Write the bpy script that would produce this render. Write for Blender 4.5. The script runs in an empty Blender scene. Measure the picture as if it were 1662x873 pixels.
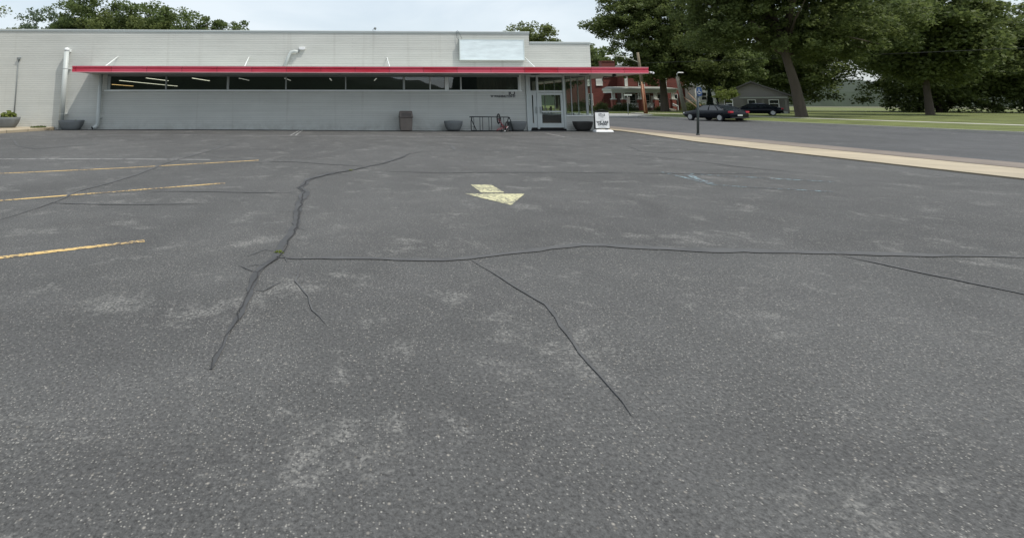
import bpy, bmesh, math, random
import numpy as np
from mathutils import Vector, Matrix, Euler
R = math.radians
SC = bpy.context.scene
COL = SC.collection

# ------------------------------------------------------------------ camera
cam_data = bpy.data.cameras.new('camera')
cam = bpy.data.objects.new('camera', cam_data); COL.objects.link(cam)
cam.location = (0, -29.0, 1.55)
cam.rotation_euler = (R(90 + 7.416), 0, R(-2.0))
cam_data.sensor_width = 36.0
cam_data.lens = 820.0 / 1662.0 * 36.0
cam_data.shift_x = (831 - 600) / 1662.0
cam_data.shift_y = -(436.5 - 61.27) / 1662.0
cam_data.clip_start = 0.05
cam_data.clip_end = 3000
SC.camera = cam

# ------------------------------------------------------------------ light
SUN = Vector((.47, -.30, 1.0)).normalized()
elev = math.asin(SUN.z); rot = math.atan2(SUN.x, SUN.y)
w = bpy.data.worlds.new('World'); SC.world = w; w.use_nodes = True
nt = w.node_tree; N = nt.nodes; Lk = nt.links
for n in list(N): N.remove(n)
out = N.new('ShaderNodeOutputWorld'); bg = N.new('ShaderNodeBackground')
sky = N.new('ShaderNodeTexSky'); sky.sky_type = 'NISHITA'; sky.sun_disc = False
sky.sun_elevation = elev; sky.sun_rotation = rot; sky.air_density = 1.2; sky.dust_density = 2.5; sky.ozone_density = 1.5
tc = N.new('ShaderNodeTexCoord'); mp = N.new('ShaderNodeMapping'); mp.inputs['Scale'].default_value = (1.0, 1.0, 3.6)
mp.inputs['Rotation'].default_value = (0, R(6), 0)
nz = N.new('ShaderNodeTexNoise'); nz.inputs['Scale'].default_value = 1.9; nz.inputs['Detail'].default_value = 6; nz.inputs['Roughness'].default_value = .52
nz.inputs['Distortion'].default_value = .4
cr = N.new('ShaderNodeValToRGB'); cr.color_ramp.elements[0].position = .36; cr.color_ramp.elements[1].position = .62
cr.color_ramp.elements[0].color = (.45, .45, .45, 1); cr.color_ramp.elements[1].color = (.93, .93, .93, 1)
mx = N.new('ShaderNodeMix'); mx.data_type = 'RGBA'
mx.inputs['B'].default_value = (5.5, 6.05, 6.45, 1)          # thin bright cloud deck
bg.inputs['Strength'].default_value = .115
Lk.new(tc.outputs['Generated'], mp.inputs['Vector']); Lk.new(mp.outputs[0], nz.inputs['Vector'])
Lk.new(nz.outputs['Fac'], cr.inputs['Fac']); Lk.new(cr.outputs['Color'], mx.inputs['Factor'])
Lk.new(sky.outputs[0], mx.inputs['A']); Lk.new(mx.outputs['Result'], bg.inputs['Color']); Lk.new(bg.outputs[0], out.inputs[0])
sd = bpy.data.lights.new('sun', 'SUN'); sd.energy = 2.3; sd.angle = R(.9); sd.color = (1.0, .95, .86)
sun = bpy.data.objects.new('sun', sd); COL.objects.link(sun)
sun.rotation_euler = SUN.to_track_quat('Z', 'Y').to_euler()
vs = SC.view_settings; vs.view_transform = 'Standard'; vs.look = 'None'; vs.gamma = 1; vs.exposure = 0.46
vs.use_curve_mapping = False
SC.render.engine = 'CYCLES'
SC.cycles.use_denoising = True
SC.cycles.max_bounces = 8; SC.cycles.transparent_max_bounces = 12; SC.cycles.sample_clamp_indirect = 4

# ------------------------------------------------------------------ materials
def mat(name, col, rough=.8, metal=0., var=None, bump=None, emit=None, spec=.5):
    """var = (scale, amount, stretch xyz); bump = (scale, distance)"""
    m = bpy.data.materials.new(name); m.use_nodes = True
    t = m.node_tree; b = t.nodes['Principled BSDF']
    b.inputs['Base Color'].default_value = (*col, 1); b.inputs['Roughness'].default_value = rough
    b.inputs['Metallic'].default_value = metal; b.inputs['Specular IOR Level'].default_value = spec
    if var or bump:
        g = t.nodes.new('ShaderNodeTexCoord')
    if var:
        s, a, st = var
        mpp = t.nodes.new('ShaderNodeMapping'); mpp.inputs['Scale'].default_value = st
        n = t.nodes.new('ShaderNodeTexNoise'); n.inputs['Scale'].default_value = s; n.inputs['Detail'].default_value = 5; n.inputs['Roughness'].default_value = .6
        r = t.nodes.new('ShaderNodeMapRange'); r.inputs[1].default_value = .25; r.inputs[2].default_value = .75
        r.inputs[3].default_value = 1 - a; r.inputs[4].default_value = 1 + a
        v = t.nodes.new('ShaderNodeVectorMath'); v.operation = 'SCALE'; v.inputs[0].default_value = col
        t.links.new(g.outputs['Object'], mpp.inputs[0]); t.links.new(mpp.outputs[0], n.inputs['Vector'])
        t.links.new(n.outputs['Fac'], r.inputs[0]); t.links.new(r.outputs[0], v.inputs['Scale']); t.links.new(v.outputs[0], b.inputs['Base Color'])
    if bump:
        n2 = t.nodes.new('ShaderNodeTexNoise'); n2.inputs['Scale'].default_value = bump[0]; n2.inputs['Detail'].default_value = 4
        bp = t.nodes.new('ShaderNodeBump'); bp.inputs['Distance'].default_value = bump[1]
        t.links.new(g.outputs['Object'], n2.inputs['Vector']); t.links.new(n2.outputs['Fac'], bp.inputs['Height']); t.links.new(bp.outputs[0], b.inputs['Normal'])
    if emit:
        b.inputs['Emission Color'].default_value = (*emit[0], 1); b.inputs['Emission Strength'].default_value = emit[1]
    return m

def brick_wall_mat(name, c1, c2, mortar, rowh, bw, msize, stain=.1, bumpd=.006, streak=.0):
    m = bpy.data.materials.new(name); m.use_nodes = True
    t = m.node_tree; b = t.nodes['Principled BSDF']; b.inputs['Roughness'].default_value = .62
    g = t.nodes.new('ShaderNodeTexCoord')
    sep = t.nodes.new('ShaderNodeSeparateXYZ'); cmb = t.nodes.new('ShaderNodeCombineXYZ'); ad = t.nodes.new('ShaderNodeMath'); ad.operation = 'ADD'
    t.links.new(g.outputs['Object'], sep.inputs[0]); t.links.new(sep.outputs[0], ad.inputs[0]); t.links.new(sep.outputs[1], ad.inputs[1])
    t.links.new(ad.outputs[0], cmb.inputs[0]); t.links.new(sep.outputs[2], cmb.inputs[1])
    br = t.nodes.new('ShaderNodeTexBrick'); br.inputs['Scale'].default_value = 1; br.inputs['Brick Width'].default_value = bw
    br.inputs['Row Height'].default_value = rowh; br.inputs['Mortar Size'].default_value = msize; br.inputs['Mortar Smooth'].default_value = .3
    br.inputs['Color1'].default_value = (*c1, 1); br.inputs['Color2'].default_value = (*c2, 1); br.inputs['Mortar'].default_value = (*mortar, 1)
    t.links.new(cmb.outputs[0], br.inputs['Vector'])
    n = t.nodes.new('ShaderNodeTexNoise'); n.inputs['Scale'].default_value = .5; n.inputs['Detail'].default_value = 6; n.inputs['Roughness'].default_value = .6
    mpp = t.nodes.new('ShaderNodeMapping'); mpp.inputs['Scale'].default_value = (1, 1, 1.6)
    t.links.new(g.outputs['Object'], mpp.inputs[0]); t.links.new(mpp.outputs[0], n.inputs['Vector'])
    r = t.nodes.new('ShaderNodeMapRange'); r.inputs[1].default_value = .3; r.inputs[2].default_value = .7; r.inputs[3].default_value = 1 - stain; r.inputs[4].default_value = 1 + stain
    # uneven courses: long thin streaks along each row
    mp2 = t.nodes.new('ShaderNodeMapping'); mp2.inputs['Scale'].default_value = (.16, .16, 7.5)
    n2 = t.nodes.new('ShaderNodeTexNoise'); n2.inputs['Scale'].default_value = 1; n2.inputs['Detail'].default_value = 3
    r2 = t.nodes.new('ShaderNodeMapRange'); r2.inputs[1].default_value = .35; r2.inputs[2].default_value = .65; r2.inputs[3].default_value = 1 - streak; r2.inputs[4].default_value = 1 + streak
    t.links.new(g.outputs['Object'], mp2.inputs[0]); t.links.new(mp2.outputs[0], n2.inputs['Vector']); t.links.new(n2.outputs['Fac'], r2.inputs[0])
    mu = t.nodes.new('ShaderNodeMath'); mu.operation = 'MULTIPLY'
    v = t.nodes.new('ShaderNodeVectorMath'); v.operation = 'SCALE'
    t.links.new(n.outputs['Fac'], r.inputs[0]); t.links.new(r.outputs[0], mu.inputs[0]); t.links.new(r2.outputs[0], mu.inputs[1])
    t.links.new(br.outputs['Color'], v.inputs[0]); t.links.new(mu.outputs[0], v.inputs['Scale']); t.links.new(v.outputs[0], b.inputs['Base Color'])
    if name == 'painted_brick':
        mr = t.nodes.new('ShaderNodeMapRange'); mr.inputs[1].default_value = .05; mr.inputs[2].default_value = .75; mr.inputs[3].default_value = .55; mr.inputs[4].default_value = 0
        t.links.new(sep.outputs[2], mr.inputs[0])
        nd = t.nodes.new('ShaderNodeTexNoise'); nd.inputs['Scale'].default_value = 2.2; nd.inputs['Detail'].default_value = 7; nd.inputs['Roughness'].default_value = .7
        t.links.new(g.outputs['Object'], nd.inputs['Vector'])
        rd = t.nodes.new('ShaderNodeMapRange'); rd.inputs[1].default_value = .42; rd.inputs[2].default_value = .75; t.links.new(nd.outputs['Fac'], rd.inputs[0])
        dm = t.nodes.new('ShaderNodeMath'); dm.operation = 'MULTIPLY'; t.links.new(mr.outputs[0], dm.inputs[0]); t.links.new(rd.outputs[0], dm.inputs[1])
        # faint vertical run marks
        mv = t.nodes.new('ShaderNodeMapping'); mv.inputs['Scale'].default_value = (2.6, 2.6, .10); nv = t.nodes.new('ShaderNodeTexNoise'); nv.inputs['Scale'].default_value = 1; nv.inputs['Detail'].default_value = 5
        t.links.new(g.outputs['Object'], mv.inputs[0]); t.links.new(mv.outputs[0], nv.inputs['Vector'])
        rv = t.nodes.new('ShaderNodeMapRange'); rv.inputs[1].default_value = .60; rv.inputs[2].default_value = .76; rv.inputs[4].default_value = .22; t.links.new(nv.outputs['Fac'], rv.inputs[0])
        sm_ = t.nodes.new('ShaderNodeMath'); sm_.operation = 'ADD'; t.links.new(dm.outputs[0], sm_.inputs[0]); t.links.new(rv.outputs[0], sm_.inputs[1])
        md = t.nodes.new('ShaderNodeMix'); md.data_type = 'RGBA'; md.inputs['B'].default_value = (.24, .225, .19, 1)
        t.links.new(sm_.outputs[0], md.inputs['Factor']); t.links.new(v.outputs[0], md.inputs['A']); t.links.new(md.outputs['Result'], b.inputs['Base Color'])
    bp = t.nodes.new('ShaderNodeBump'); bp.invert = True; bp.inputs['Distance'].default_value = bumpd
    t.links.new(br.outputs['Fac'], bp.inputs['Height']); t.links.new(bp.outputs[0], b.inputs['Normal'])
    return m

def asphalt_mat(name, base=(.078, .078, .077), stones=1.0, patch=1.0):
    m = bpy.data.materials.new(name); m.use_nodes = True
    t = m.node_tree; b = t.nodes['Principled BSDF']; b.inputs['Roughness'].default_value = .86; b.inputs['Specular IOR Level'].default_value = .3
    g = t.nodes.new('ShaderNodeTexCoord')
    def noise(s, d=5, r=.6, dist=0):
        n = t.nodes.new('ShaderNodeTexNoise'); n.inputs['Scale'].default_value = s; n.inputs['Detail'].default_value = d; n.inputs['Roughness'].default_value = r
        n.inputs['Distortion'].default_value = dist; t.links.new(g.outputs['Object'], n.inputs['Vector']); return n
    def rng(src, a, bb, c, d):
        r = t.nodes.new('ShaderNodeMapRange'); r.inputs[1].default_value = a; r.inputs[2].default_value = bb; r.inputs[3].default_value = c; r.inputs[4].default_value = d
        t.links.new(src, r.inputs[0]); return r.outputs[0]
    def mul(a, bb):
        k = t.nodes.new('ShaderNodeMath'); k.operation = 'MULTIPLY'; t.links.new(a, k.inputs[0])
        if isinstance(bb, float): k.inputs[1].default_value = bb
        else: t.links.new(bb, k.inputs[1])
        return k.outputs[0]
    big = rng(noise(.16, 6, .62, .6).outputs['Fac'], .28, .72, .80, 1.2)
    mid = rng(noise(1.1, 5, .65).outputs['Fac'], .3, .7, .88, 1.12)
    grain = rng(noise(48, 4, .85).outputs['Fac'], .32, .68, .42, 1.62)
    v = t.nodes.new('ShaderNodeVectorMath'); v.operation = 'SCALE'; v.inputs[0].default_value = base
    t.links.new(mul(mul(big, mid), grain), v.inputs['Scale'])
    # exposed pale stones, denser in worn patches
    vo = t.nodes.new('ShaderNodeTexVoronoi'); vo.inputs['Scale'].default_value = 92; t.links.new(g.outputs['Object'], vo.inputs['Vector'])
    rnd = t.nodes.new('ShaderNodeSeparateColor'); t.links.new(vo.outputs['Color'], rnd.inputs[0])
    patchn = rng(noise(.62, 6, .72, .8).outputs['Fac'], .42, .70, .14, .58 * patch)
    lt = t.nodes.new('ShaderNodeMath'); lt.operation = 'LESS_THAN'; t.links.new(rnd.outputs[0], lt.inputs[0]); t.links.new(patchn, lt.inputs[1])
    near = rng(vo.outputs['Distance'], .12, .50, 1, 0)
    fac = mul(mul(lt.outputs[0], near), stones * .85)
    br = rng(rnd.outputs[1], 0, 1, .09, .40)
    sc = t.nodes.new('ShaderNodeVectorMath'); sc.operation = 'SCALE'; sc.inputs[0].default_value = (1, .96, .88); t.links.new(br, sc.inputs['Scale'])
    mxx = t.nodes.new('ShaderNodeMix'); mxx.data_type = 'RGBA'; t.links.new(fac, mxx.inputs['Factor']); t.links.new(v.outputs[0], mxx.inputs['A']); t.links.new(sc.outputs[0], mxx.inputs['B'])
    vo2 = t.nodes.new('ShaderNodeTexVoronoi'); vo2.inputs['Scale'].default_value = 46; t.links.new(g.outputs['Object'], vo2.inputs['Vector'])
    rn2 = t.nodes.new('ShaderNodeSeparateColor'); t.links.new(vo2.outputs['Color'], rn2.inputs[0])
    l2 = t.nodes.new('ShaderNodeMath'); l2.operation = 'LESS_THAN'; l2.inputs[1].default_value = .07; t.links.new(rn2.outputs[0], l2.inputs[0])
    f2 = mul(mul(l2.outputs[0], rng(vo2.outputs['Distance'], .10, .42, 1, 0)), stones * .7)
    mx2 = t.nodes.new('ShaderNodeMix'); mx2.data_type = 'RGBA'; cc = t.nodes.new('ShaderNodeValToRGB'); cc.color_ramp.elements[0].color = (.10, .09, .075, 1); cc.color_ramp.elements[1].color = (.40, .37, .33, 1)
    t.links.new(rn2.outputs[1], cc.inputs[0]); t.links.new(f2, mx2.inputs['Factor']); t.links.new(mxx.outputs['Result'], mx2.inputs['A']); t.links.new(cc.outputs[0], mx2.inputs['B'])
    # darker oil-stained blotches
    st_n = noise(.42, 5, .55, 1.2); dk = rng(st_n.outputs['Fac'], .60, .70, 0, .30)
    mx3 = t.nodes.new('ShaderNodeMix'); mx3.data_type = 'RGBA'; mx3.inputs['B'].default_value = (.045, .044, .044, 1); t.links.new(dk, mx3.inputs['Factor']); t.links.new(mx2.outputs['Result'], mx3.inputs['A'])
    mxx = mx3
    # scuffed, bleached spots
    spot = rng(noise(1.15, 7, .8, .3).outputs['Fac'], .545, .64, 0, .62 * patch)
    mm = t.nodes.new('ShaderNodeMix'); mm.data_type = 'RGBA'; mm.inputs['B'].default_value = (.27, .265, .25, 1)
    t.links.new(mul(spot, rng(noise(45, 2).outputs['Fac'], .42, .58, 0, 1)), mm.inputs['Factor']); t.links.new(mxx.outputs['Result'], mm.inputs['A'])
    t.links.new(mm.outputs['Result'], b.inputs['Base Color'])
    bp = t.nodes.new('ShaderNodeBump'); bp.inputs['Distance'].default_value = .0025; t.links.new(noise(60, 3).outputs['Fac'], bp.inputs['Height']); t.links.new(bp.outputs[0], b.inputs['Normal'])
    return m

def worn_paint(name, col, under=(.085, .085, .088), cover=.5, scale=30):
    m = bpy.data.materials.new(name); m.use_nodes = True
    t = m.node_tree; b = t.nodes['Principled BSDF']; b.inputs['Roughness'].default_value = .8
    g = t.nodes.new('ShaderNodeTexCoord'); n = t.nodes.new('ShaderNodeTexNoise'); n.inputs['Scale'].default_value = scale; n.inputs['Detail'].default_value = 6; n.inputs['Roughness'].default_value = .75
    n1 = t.nodes.new('ShaderNodeTexNoise'); n1.inputs['Scale'].default_value = 1.3; n1.inputs['Detail'].default_value = 3
    a = t.nodes.new('ShaderNodeMath'); a.operation = 'MULTIPLY_ADD'; a.inputs[1].default_value = .45
    t.links.new(g.outputs['Object'], n.inputs['Vector']); t.links.new(g.outputs['Object'], n1.inputs['Vector'])
    t.links.new(n1.outputs['Fac'], a.inputs[0]); t.links.new(n.outputs['Fac'], a.inputs[2])
    r = t.nodes.new('ShaderNodeMapRange'); c = .725 + (.5 - cover) * .5
    r.inputs[1].default_value = c - .03; r.inputs[2].default_value = c + .03
    t.links.new(a.outputs[0], r.inputs[0])
    mxx = t.nodes.new('ShaderNodeMix'); mxx.data_type = 'RGBA'; mxx.inputs['A'].default_value = (*under, 1); mxx.inputs['B'].default_value = (*col, 1)
    t.links.new(r.outputs[0], mxx.inputs['Factor']); t.links.new(mxx.outputs['Result'], b.inputs['Base Color'])
    return m

def glass_mat(name, tint=(.85, .9, .88), refl=.05, rough=.0):
    m = bpy.data.materials.new(name); m.use_nodes = True
    t = m.node_tree; t.nodes.remove(t.nodes['Principled BSDF']); o = t.nodes['Material Output']
    tr = t.nodes.new('ShaderNodeBsdfTransparent'); tr.inputs[0].default_value = (*tint, 1)
    gl = t.nodes.new('ShaderNodeBsdfGlossy'); gl.inputs['Roughness'].default_value = rough; gl.inputs['Color'].default_value = (.95, .97, 1, 1)
    gm = t.nodes.new('ShaderNodeNewGeometry'); dt = t.nodes.new('ShaderNodeVectorMath'); dt.operation = 'DOT_PRODUCT'
    t.links.new(gm.outputs['Incoming'], dt.inputs[0]); t.links.new(gm.outputs['Normal'], dt.inputs[1])
    ab = t.nodes.new('ShaderNodeMath'); ab.operation = 'ABSOLUTE'; t.links.new(dt.outputs['Value'], ab.inputs[0])
    om = t.nodes.new('ShaderNodeMath'); om.operation = 'SUBTRACT'; om.inputs[0].default_value = 1; t.links.new(ab.outputs[0], om.inputs[1])
    pw = t.nodes.new('ShaderNodeMath'); pw.operation = 'POWER'; pw.inputs[1].default_value = 5; t.links.new(om.outputs[0], pw.inputs[0])
    f = t.nodes.new('ShaderNodeMath'); f.operation = 'MULTIPLY_ADD'; f.inputs[1].default_value = 1 - refl; f.inputs[2].default_value = refl; t.links.new(pw.outputs[0], f.inputs[0])
    x = t.nodes.new('ShaderNodeMixShader'); t.links.new(f.outputs[0], x.inputs[0]); t.links.new(tr.outputs[0], x.inputs[1]); t.links.new(gl.outputs[0], x.inputs[2]); t.links.new(x.outputs[0], o.inputs[0])
    return m

def leaf_mat(name, dark, light, scale=.5, trans=.3):
    m = bpy.data.materials.new(name); m.use_nodes = True
    t = m.node_tree; b = t.nodes['Principled BSDF']; o = t.nodes['Material Output']; b.inputs['Roughness'].default_value = .55; b.inputs['Specular IOR Level'].default_value = .25
    g = t.nodes.new('ShaderNodeTexCoord'); n = t.nodes.new('ShaderNodeTexNoise'); n.inputs['Scale'].default_value = scale; n.inputs['Detail'].default_value = 8; n.inputs['Roughness'].default_value = .8
    r = t.nodes.new('ShaderNodeValToRGB'); r.color_ramp.elements[0].position = .35; r.color_ramp.elements[1].position = .68
    r.color_ramp.elements[0].color = (*dark, 1); r.color_ramp.elements[1].color = (*light, 1)
    t.links.new(g.outputs['Object'], n.inputs['Vector']); t.links.new(n.outputs['Fac'], r.inputs[0]); t.links.new(r.outputs[0], b.inputs['Base Color'])
    tl = t.nodes.new('ShaderNodeBsdfTranslucent'); t.links.new(r.outputs[0], tl.inputs[0])
    x = t.nodes.new('ShaderNodeMixShader'); x.inputs[0].default_value = trans
    t.links.new(b.outputs[0], x.inputs[1]); t.links.new(tl.outputs[0], x.inputs[2]); t.links.new(x.outputs[0], o.inputs[0])
    return m

def fascia_mat():
    m = bpy.data.materials.new('faded_crimson_metal'); m.use_nodes = True
    t = m.node_tree; b = t.nodes['Principled BSDF']; b.inputs['Roughness'].default_value = .42
    g = t.nodes.new('ShaderNodeTexCoord'); sep = t.nodes.new('ShaderNodeSeparateXYZ'); t.links.new(g.outputs['Object'], sep.inputs[0])
    # panels of different fading along the length
    a = t.nodes.new('ShaderNodeMath'); a.operation = 'ADD'; t.links.new(sep.outputs[0], a.inputs[0]); t.links.new(sep.outputs[1], a.inputs[1])
    d = t.nodes.new('ShaderNodeMath'); d.operation = 'DIVIDE'; d.inputs[1].default_value = 1.83; t.links.new(a.outputs[0], d.inputs[0])
    fl = t.nodes.new('ShaderNodeMath'); fl.operation = 'FLOOR'; t.links.new(d.outputs[0], fl.inputs[0])
    wn = t.nodes.new('ShaderNodeTexWhiteNoise'); wn.noise_dimensions = '1D'; t.links.new(fl.outputs[0], wn.inputs['W'])
    mpp = t.nodes.new('ShaderNodeMapping'); mpp.inputs['Scale'].default_value = (.6, .6, 5)
    n = t.nodes.new('ShaderNodeTexNoise'); n.inputs['Scale'].default_value = 1.4; n.inputs['Detail'].default_value = 6; n.inputs['Roughness'].default_value = .7
    t.links.new(g.outputs['Object'], mpp.inputs[0]); t.links.new(mpp.outputs[0], n.inputs['Vector'])
    s = t.nodes.new('ShaderNodeMath'); s.operation = 'MULTIPLY_ADD'; s.inputs[1].default_value = .45; t.links.new(wn.outputs['Value'], s.inputs[0]); t.links.new(n.outputs['Fac'], s.inputs[2])
    r = t.nodes.new('ShaderNodeValToRGB'); r.color_ramp.elements[0].position = .42; r.color_ramp.elements[1].position = .95
    r.color_ramp.elements[0].color = (.50, .014, .038, 1); r.color_ramp.elements[1].color = (.62, .085, .135, 1)
    t.links.new(s.outputs[0], r.inputs[0])
    # narrow dark seam at each panel joint
    fr = t.nodes.new('ShaderNodeMath'); fr.operation = 'FRACT'; t.links.new(d.outputs[0], fr.inputs[0])
    lt = t.nodes.new('ShaderNodeMath'); lt.operation = 'LESS_THAN'; lt.inputs[1].default_value = .012; t.links.new(fr.outputs[0], lt.inputs[0])
    mm = t.nodes.new('ShaderNodeMix'); mm.data_type = 'RGBA'; mm.inputs['B'].default_value = (.16, .01, .02, 1)
    t.links.new(lt.outputs[0], mm.inputs['Factor']); t.links.new(r.outputs[0], mm.inputs['A']); t.links.new(mm.outputs['Result'], b.inputs['Base Color'])
    return m

M = {}
M['wall'] = brick_wall_mat('painted_brick', (.57, .58, .545), (.56, .57, .535), (.475, .49, .465), .105, 900., .013, .05, .006, .045)
M['coping'] = mat('coping_metal', (.62, .66, .65), .5, var=(.4, .08, (1, 1, 1)))
M['coping_dark'] = mat('coping_edge', (.36, .40, .40), .5)
M['trim'] = mat('white_trim', (.80, .83, .81), .5, var=(.8, .08, (1, 1, 4)))
M['frame'] = mat('grey_frame', (.36, .39, .38), .45)
M['greyframe2'] = mat('dull_frame', (.20, .22, .22), .5)
M['alu'] = mat('door_aluminium', (.52, .56, .55), .4, var=(1.5, .06, (1, 1, 1)))
M['soffit'] = mat('soffit_panel', (.42, .43, .40), .7, var=(.6, .12, (1, 1, 1)))
M['fascia'] = fascia_mat()
M['driplip'] = mat('pink_drip_lip', (.66, .34, .37), .5, var=(.9, .2, (1, 1, 1)))
M['canroof'] = mat('canopy_top', (.55, .57, .54), .7, var=(.5, .12, (1, 1, 1)))
M['pipe'] = mat('painted_pipe', (.50, .535, .52), .45, var=(.8, .07, (1, 1, .5)))
M['pipecap'] = mat('pale_pipe_cap', (.75, .78, .77), .4)
M['glass'] = glass_mat('window_glass', (.75, .79, .77), .075)
M['glass_clear'] = glass_mat('shopfront_glass', (.93, .96, .94), .03)
M['glass_dark'] = mat('dark_glazing', (.015, .018, .02), .05, spec=.9)
M['car_glass'] = mat('car_glass', (.02, .025, .03), .04, spec=1.0)
M['black'] = mat('black_metal', (.02, .022, .022), .4)
M['darkvoid'] = mat('painted_void_shade', (.012, .012, .012), .8)  # near black, paints the shade in the pipe mouth and under the door
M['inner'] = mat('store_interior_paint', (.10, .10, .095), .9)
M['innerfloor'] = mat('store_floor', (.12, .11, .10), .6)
M['tube'] = mat('lit_tube', (.8, .8, .7), .5, emit=((1, .93, .74), 1.35))
M['tubedim'] = mat('dim_tube', (.8, .8, .75), .5, emit=((1, .95, .85), .42))
M['tubewarm'] = mat('lit_warm_tube', (.8, .7, .5), .5, emit=((1, .62, .25), 1.3))
M['curtain'] = mat('brown_curtain', (.075, .045, .035), .9, var=(6, .35, (1, 1, .05)))
M['deadpalm'] = mat('pale_fronds', (.22, .20, .16), .8)
M['sign'] = mat('faded_sign_face', (.76, .85, .88), .25, var=(2.2, .15, (.5, 1, 2.6)))
M['signframe'] = mat('sign_frame', (.62, .68, .66), .4)
M['signside'] = mat('sign_side', (.30, .35, .32), .5)
M['letters'] = mat('dark_lettering', (.025, .03, .035), .5)
M['asphalt'] = asphalt_mat('lot_asphalt')
M['road'] = asphalt_mat('road_asphalt', (.075, .076, .078), .5, .6)
M['seal'] = mat('crack_sealant', (.056, .057, .059), .75, var=(2.5, .35, (1, 1, 1)))
M['crackgap'] = mat('crack_gap', (.030, .030, .031), .95, var=(6, .6, (1, 1, 1)))
M['sealpale'] = mat('old_crack', (.083, .084, .085), .9, var=(3, .25, (1, 1, 1)))
M['yellow'] = worn_paint('yellow_paint', (.62, .43, .17), (.12, .10, .08), cover=.56, scale=20)
M['arrow'] = worn_paint('arrow_paint', (.56, .53, .32), (.19, .185, .14), cover=.50, scale=16)
M['whitep'] = worn_paint('faint_white_paint', (.30, .30, .29), cover=.62, scale=8)
M['bluep'] = worn_paint('faded_blue_paint', (.27, .42, .47), cover=.42, scale=14)
M['concrete'] = mat('tan_concrete', (.42, .345, .235), .85, var=(1.2, .22, (1, 1, 1)), bump=(30, .004))
M['concrete'] = brick_wall_mat('tan_concrete', (.43, .36, .255), (.38, .32, .225), (.20, .17, .12), 1.5, 1.5, .03, .16, .004)
M['walkshade'] = mat('painted_walk_shade', (.19, .16, .135), .9, var=(1.1, .25, (1, 1, 1)), bump=(20, .004))  # sidewalk in shade, the shade mixed into its colour
M['greyconc'] = mat('pale_concrete_road', (.30, .30, .28), .85, var=(.3, .12, (1, 1, 1)))
M['curb'] = mat('kerb_stone', (.42, .40, .36), .85, var=(.9, .15, (1, 1, 1)))
M['grass'] = mat('lawn_grass', (.115, .135, .035), .95, var=(.45, .62, (1, 1, 1)), bump=(14, .05))
M['earth'] = mat('ground_soil', (.10, .10, .05), .95, var=(.1, .3, (1, 1, 1)))
M['hill'] = mat('wooded_hill', (.022, .034, .018), .95, var=(.09, .4, (1, 1, 1)))
M['planter'] = mat('grey_planter', (.150, .162, .165), .75, var=(2, .12, (1, 1, 1)))
M['planterdark'] = mat('charcoal_planter', (.035, .034, .032), .8, var=(2, .3, (1, 1, 1)))
M['soil'] = mat('planter_soil', (.05, .04, .03), .95)
M['bin'] = mat('brown_bin', (.150, .128, .112), .65, var=(2.2, .18, (1, 1, .6)))
M['bindark'] = mat('brown_bin_lip', (.07, .058, .052), .6)
M['rack'] = mat('dark_green_metal', (.014, .02, .02), .4)
M['red'] = mat('dark_red_paint', (.30, .05, .065), .35)
M['rubber'] = mat('tyre_rubber', (.014, .014, .015), .8)
M['chrome'] = mat('bright_metal', (.55, .55, .55), .25, 1.0)
M['rimdark'] = mat('dull_rim', (.10, .075, .08), .4)
M['whiteplastic'] = mat('white_plastic', (.78, .79, .80), .5)
M['paper'] = mat('white_poster', (.86, .87, .87), .5)
M['postgreen'] = mat('dark_sign_post', (.035, .05, .052), .5)
M['blue'] = mat('blue_sign', (.018, .055, .15), .6)
M['wood'] = mat('weathered_pole', (.20, .165, .115), .9, var=(3, .25, (1, 1, .08)))
M['woodred'] = mat('rusty_pole_stain', (.23, .085, .045), .85, var=(3, .3, (1, 1, .1)))
M['greywood'] = mat('grey_pole', (.17, .165, .13), .9, var=(3, .25, (1, 1, .08)))
M['lampgrey'] = mat('lamp_arm_grey', (.52, .55, .50), .5)
M['orange'] = mat('guy_guard_orange', (.62, .36, .22), .6)
M['redbrick'] = brick_wall_mat('red_brick', (.215, .052, .042), (.165, .041, .034), (.19, .10, .08), .22, .6, .02, .16, .004)
M['housewhite'] = mat('house_white_paint', (.84, .85, .82), .6)
M['porchroof'] = mat('porch_roof', (.26, .275, .25), .7)
M['pierbrick_lit'] = brick_wall_mat('sunlit_pier_brick', (.30, .075, .055), (.25, .06, .045), (.28, .15, .12), .22, .6, .02, .14, .004)  # house brick made lighter, sunlight on the piers put into the colour
M['shingle'] = mat('dark_shingles', (.09, .085, .08), .9, var=(2, .2, (1, 1, 1)))
M['porchdark'] = mat('porch_floor', (.10, .07, .06), .9)
M['greysiding'] = mat('grey_siding', (.15, .145, .13), .8, var=(.7, .1, (.2, .2, 12)))
M['carpaint'] = mat('near_black_car_paint', (.004, .006, .010), .2, spec=.18)
M['hub'] = mat('wheel_silver', (.48, .49, .50), .4, .6)
M['tail'] = mat('tail_light_red', (.45, .03, .05), .2)
M['bark'] = mat('bark', (.085, .068, .052), .95, var=(2, .3, (1, 1, .2)), bump=(6, .03))
M['leafA'] = leaf_mat('oak_leaves', (0.07, 0.105, 0.036), (0.19, 0.24, 0.08), 0.9, 0.5)
M['leafB'] = leaf_mat('deep_leaves', (0.065, 0.095, 0.03), (0.21, 0.25, 0.085), 0.9, 0.5)
M['leafC'] = leaf_mat('blue_green_leaves', (0.09, 0.13, 0.085), (0.2, 0.25, 0.15), 0.8, 0.45)
M['leafD'] = leaf_mat('yellow_green_leaves', (0.11, 0.15, 0.03), (0.27, 0.31, 0.08), 1.1, 0.4)
M['leafE'] = leaf_mat('olive_leaves', (0.1, 0.125, 0.042), (0.21, 0.25, 0.085), 0.6, 0.45)
M['hedge'] = leaf_mat('hedge_leaves', (.030, .050, .016), (.095, .130, .040), 1.5, .2)
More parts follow.
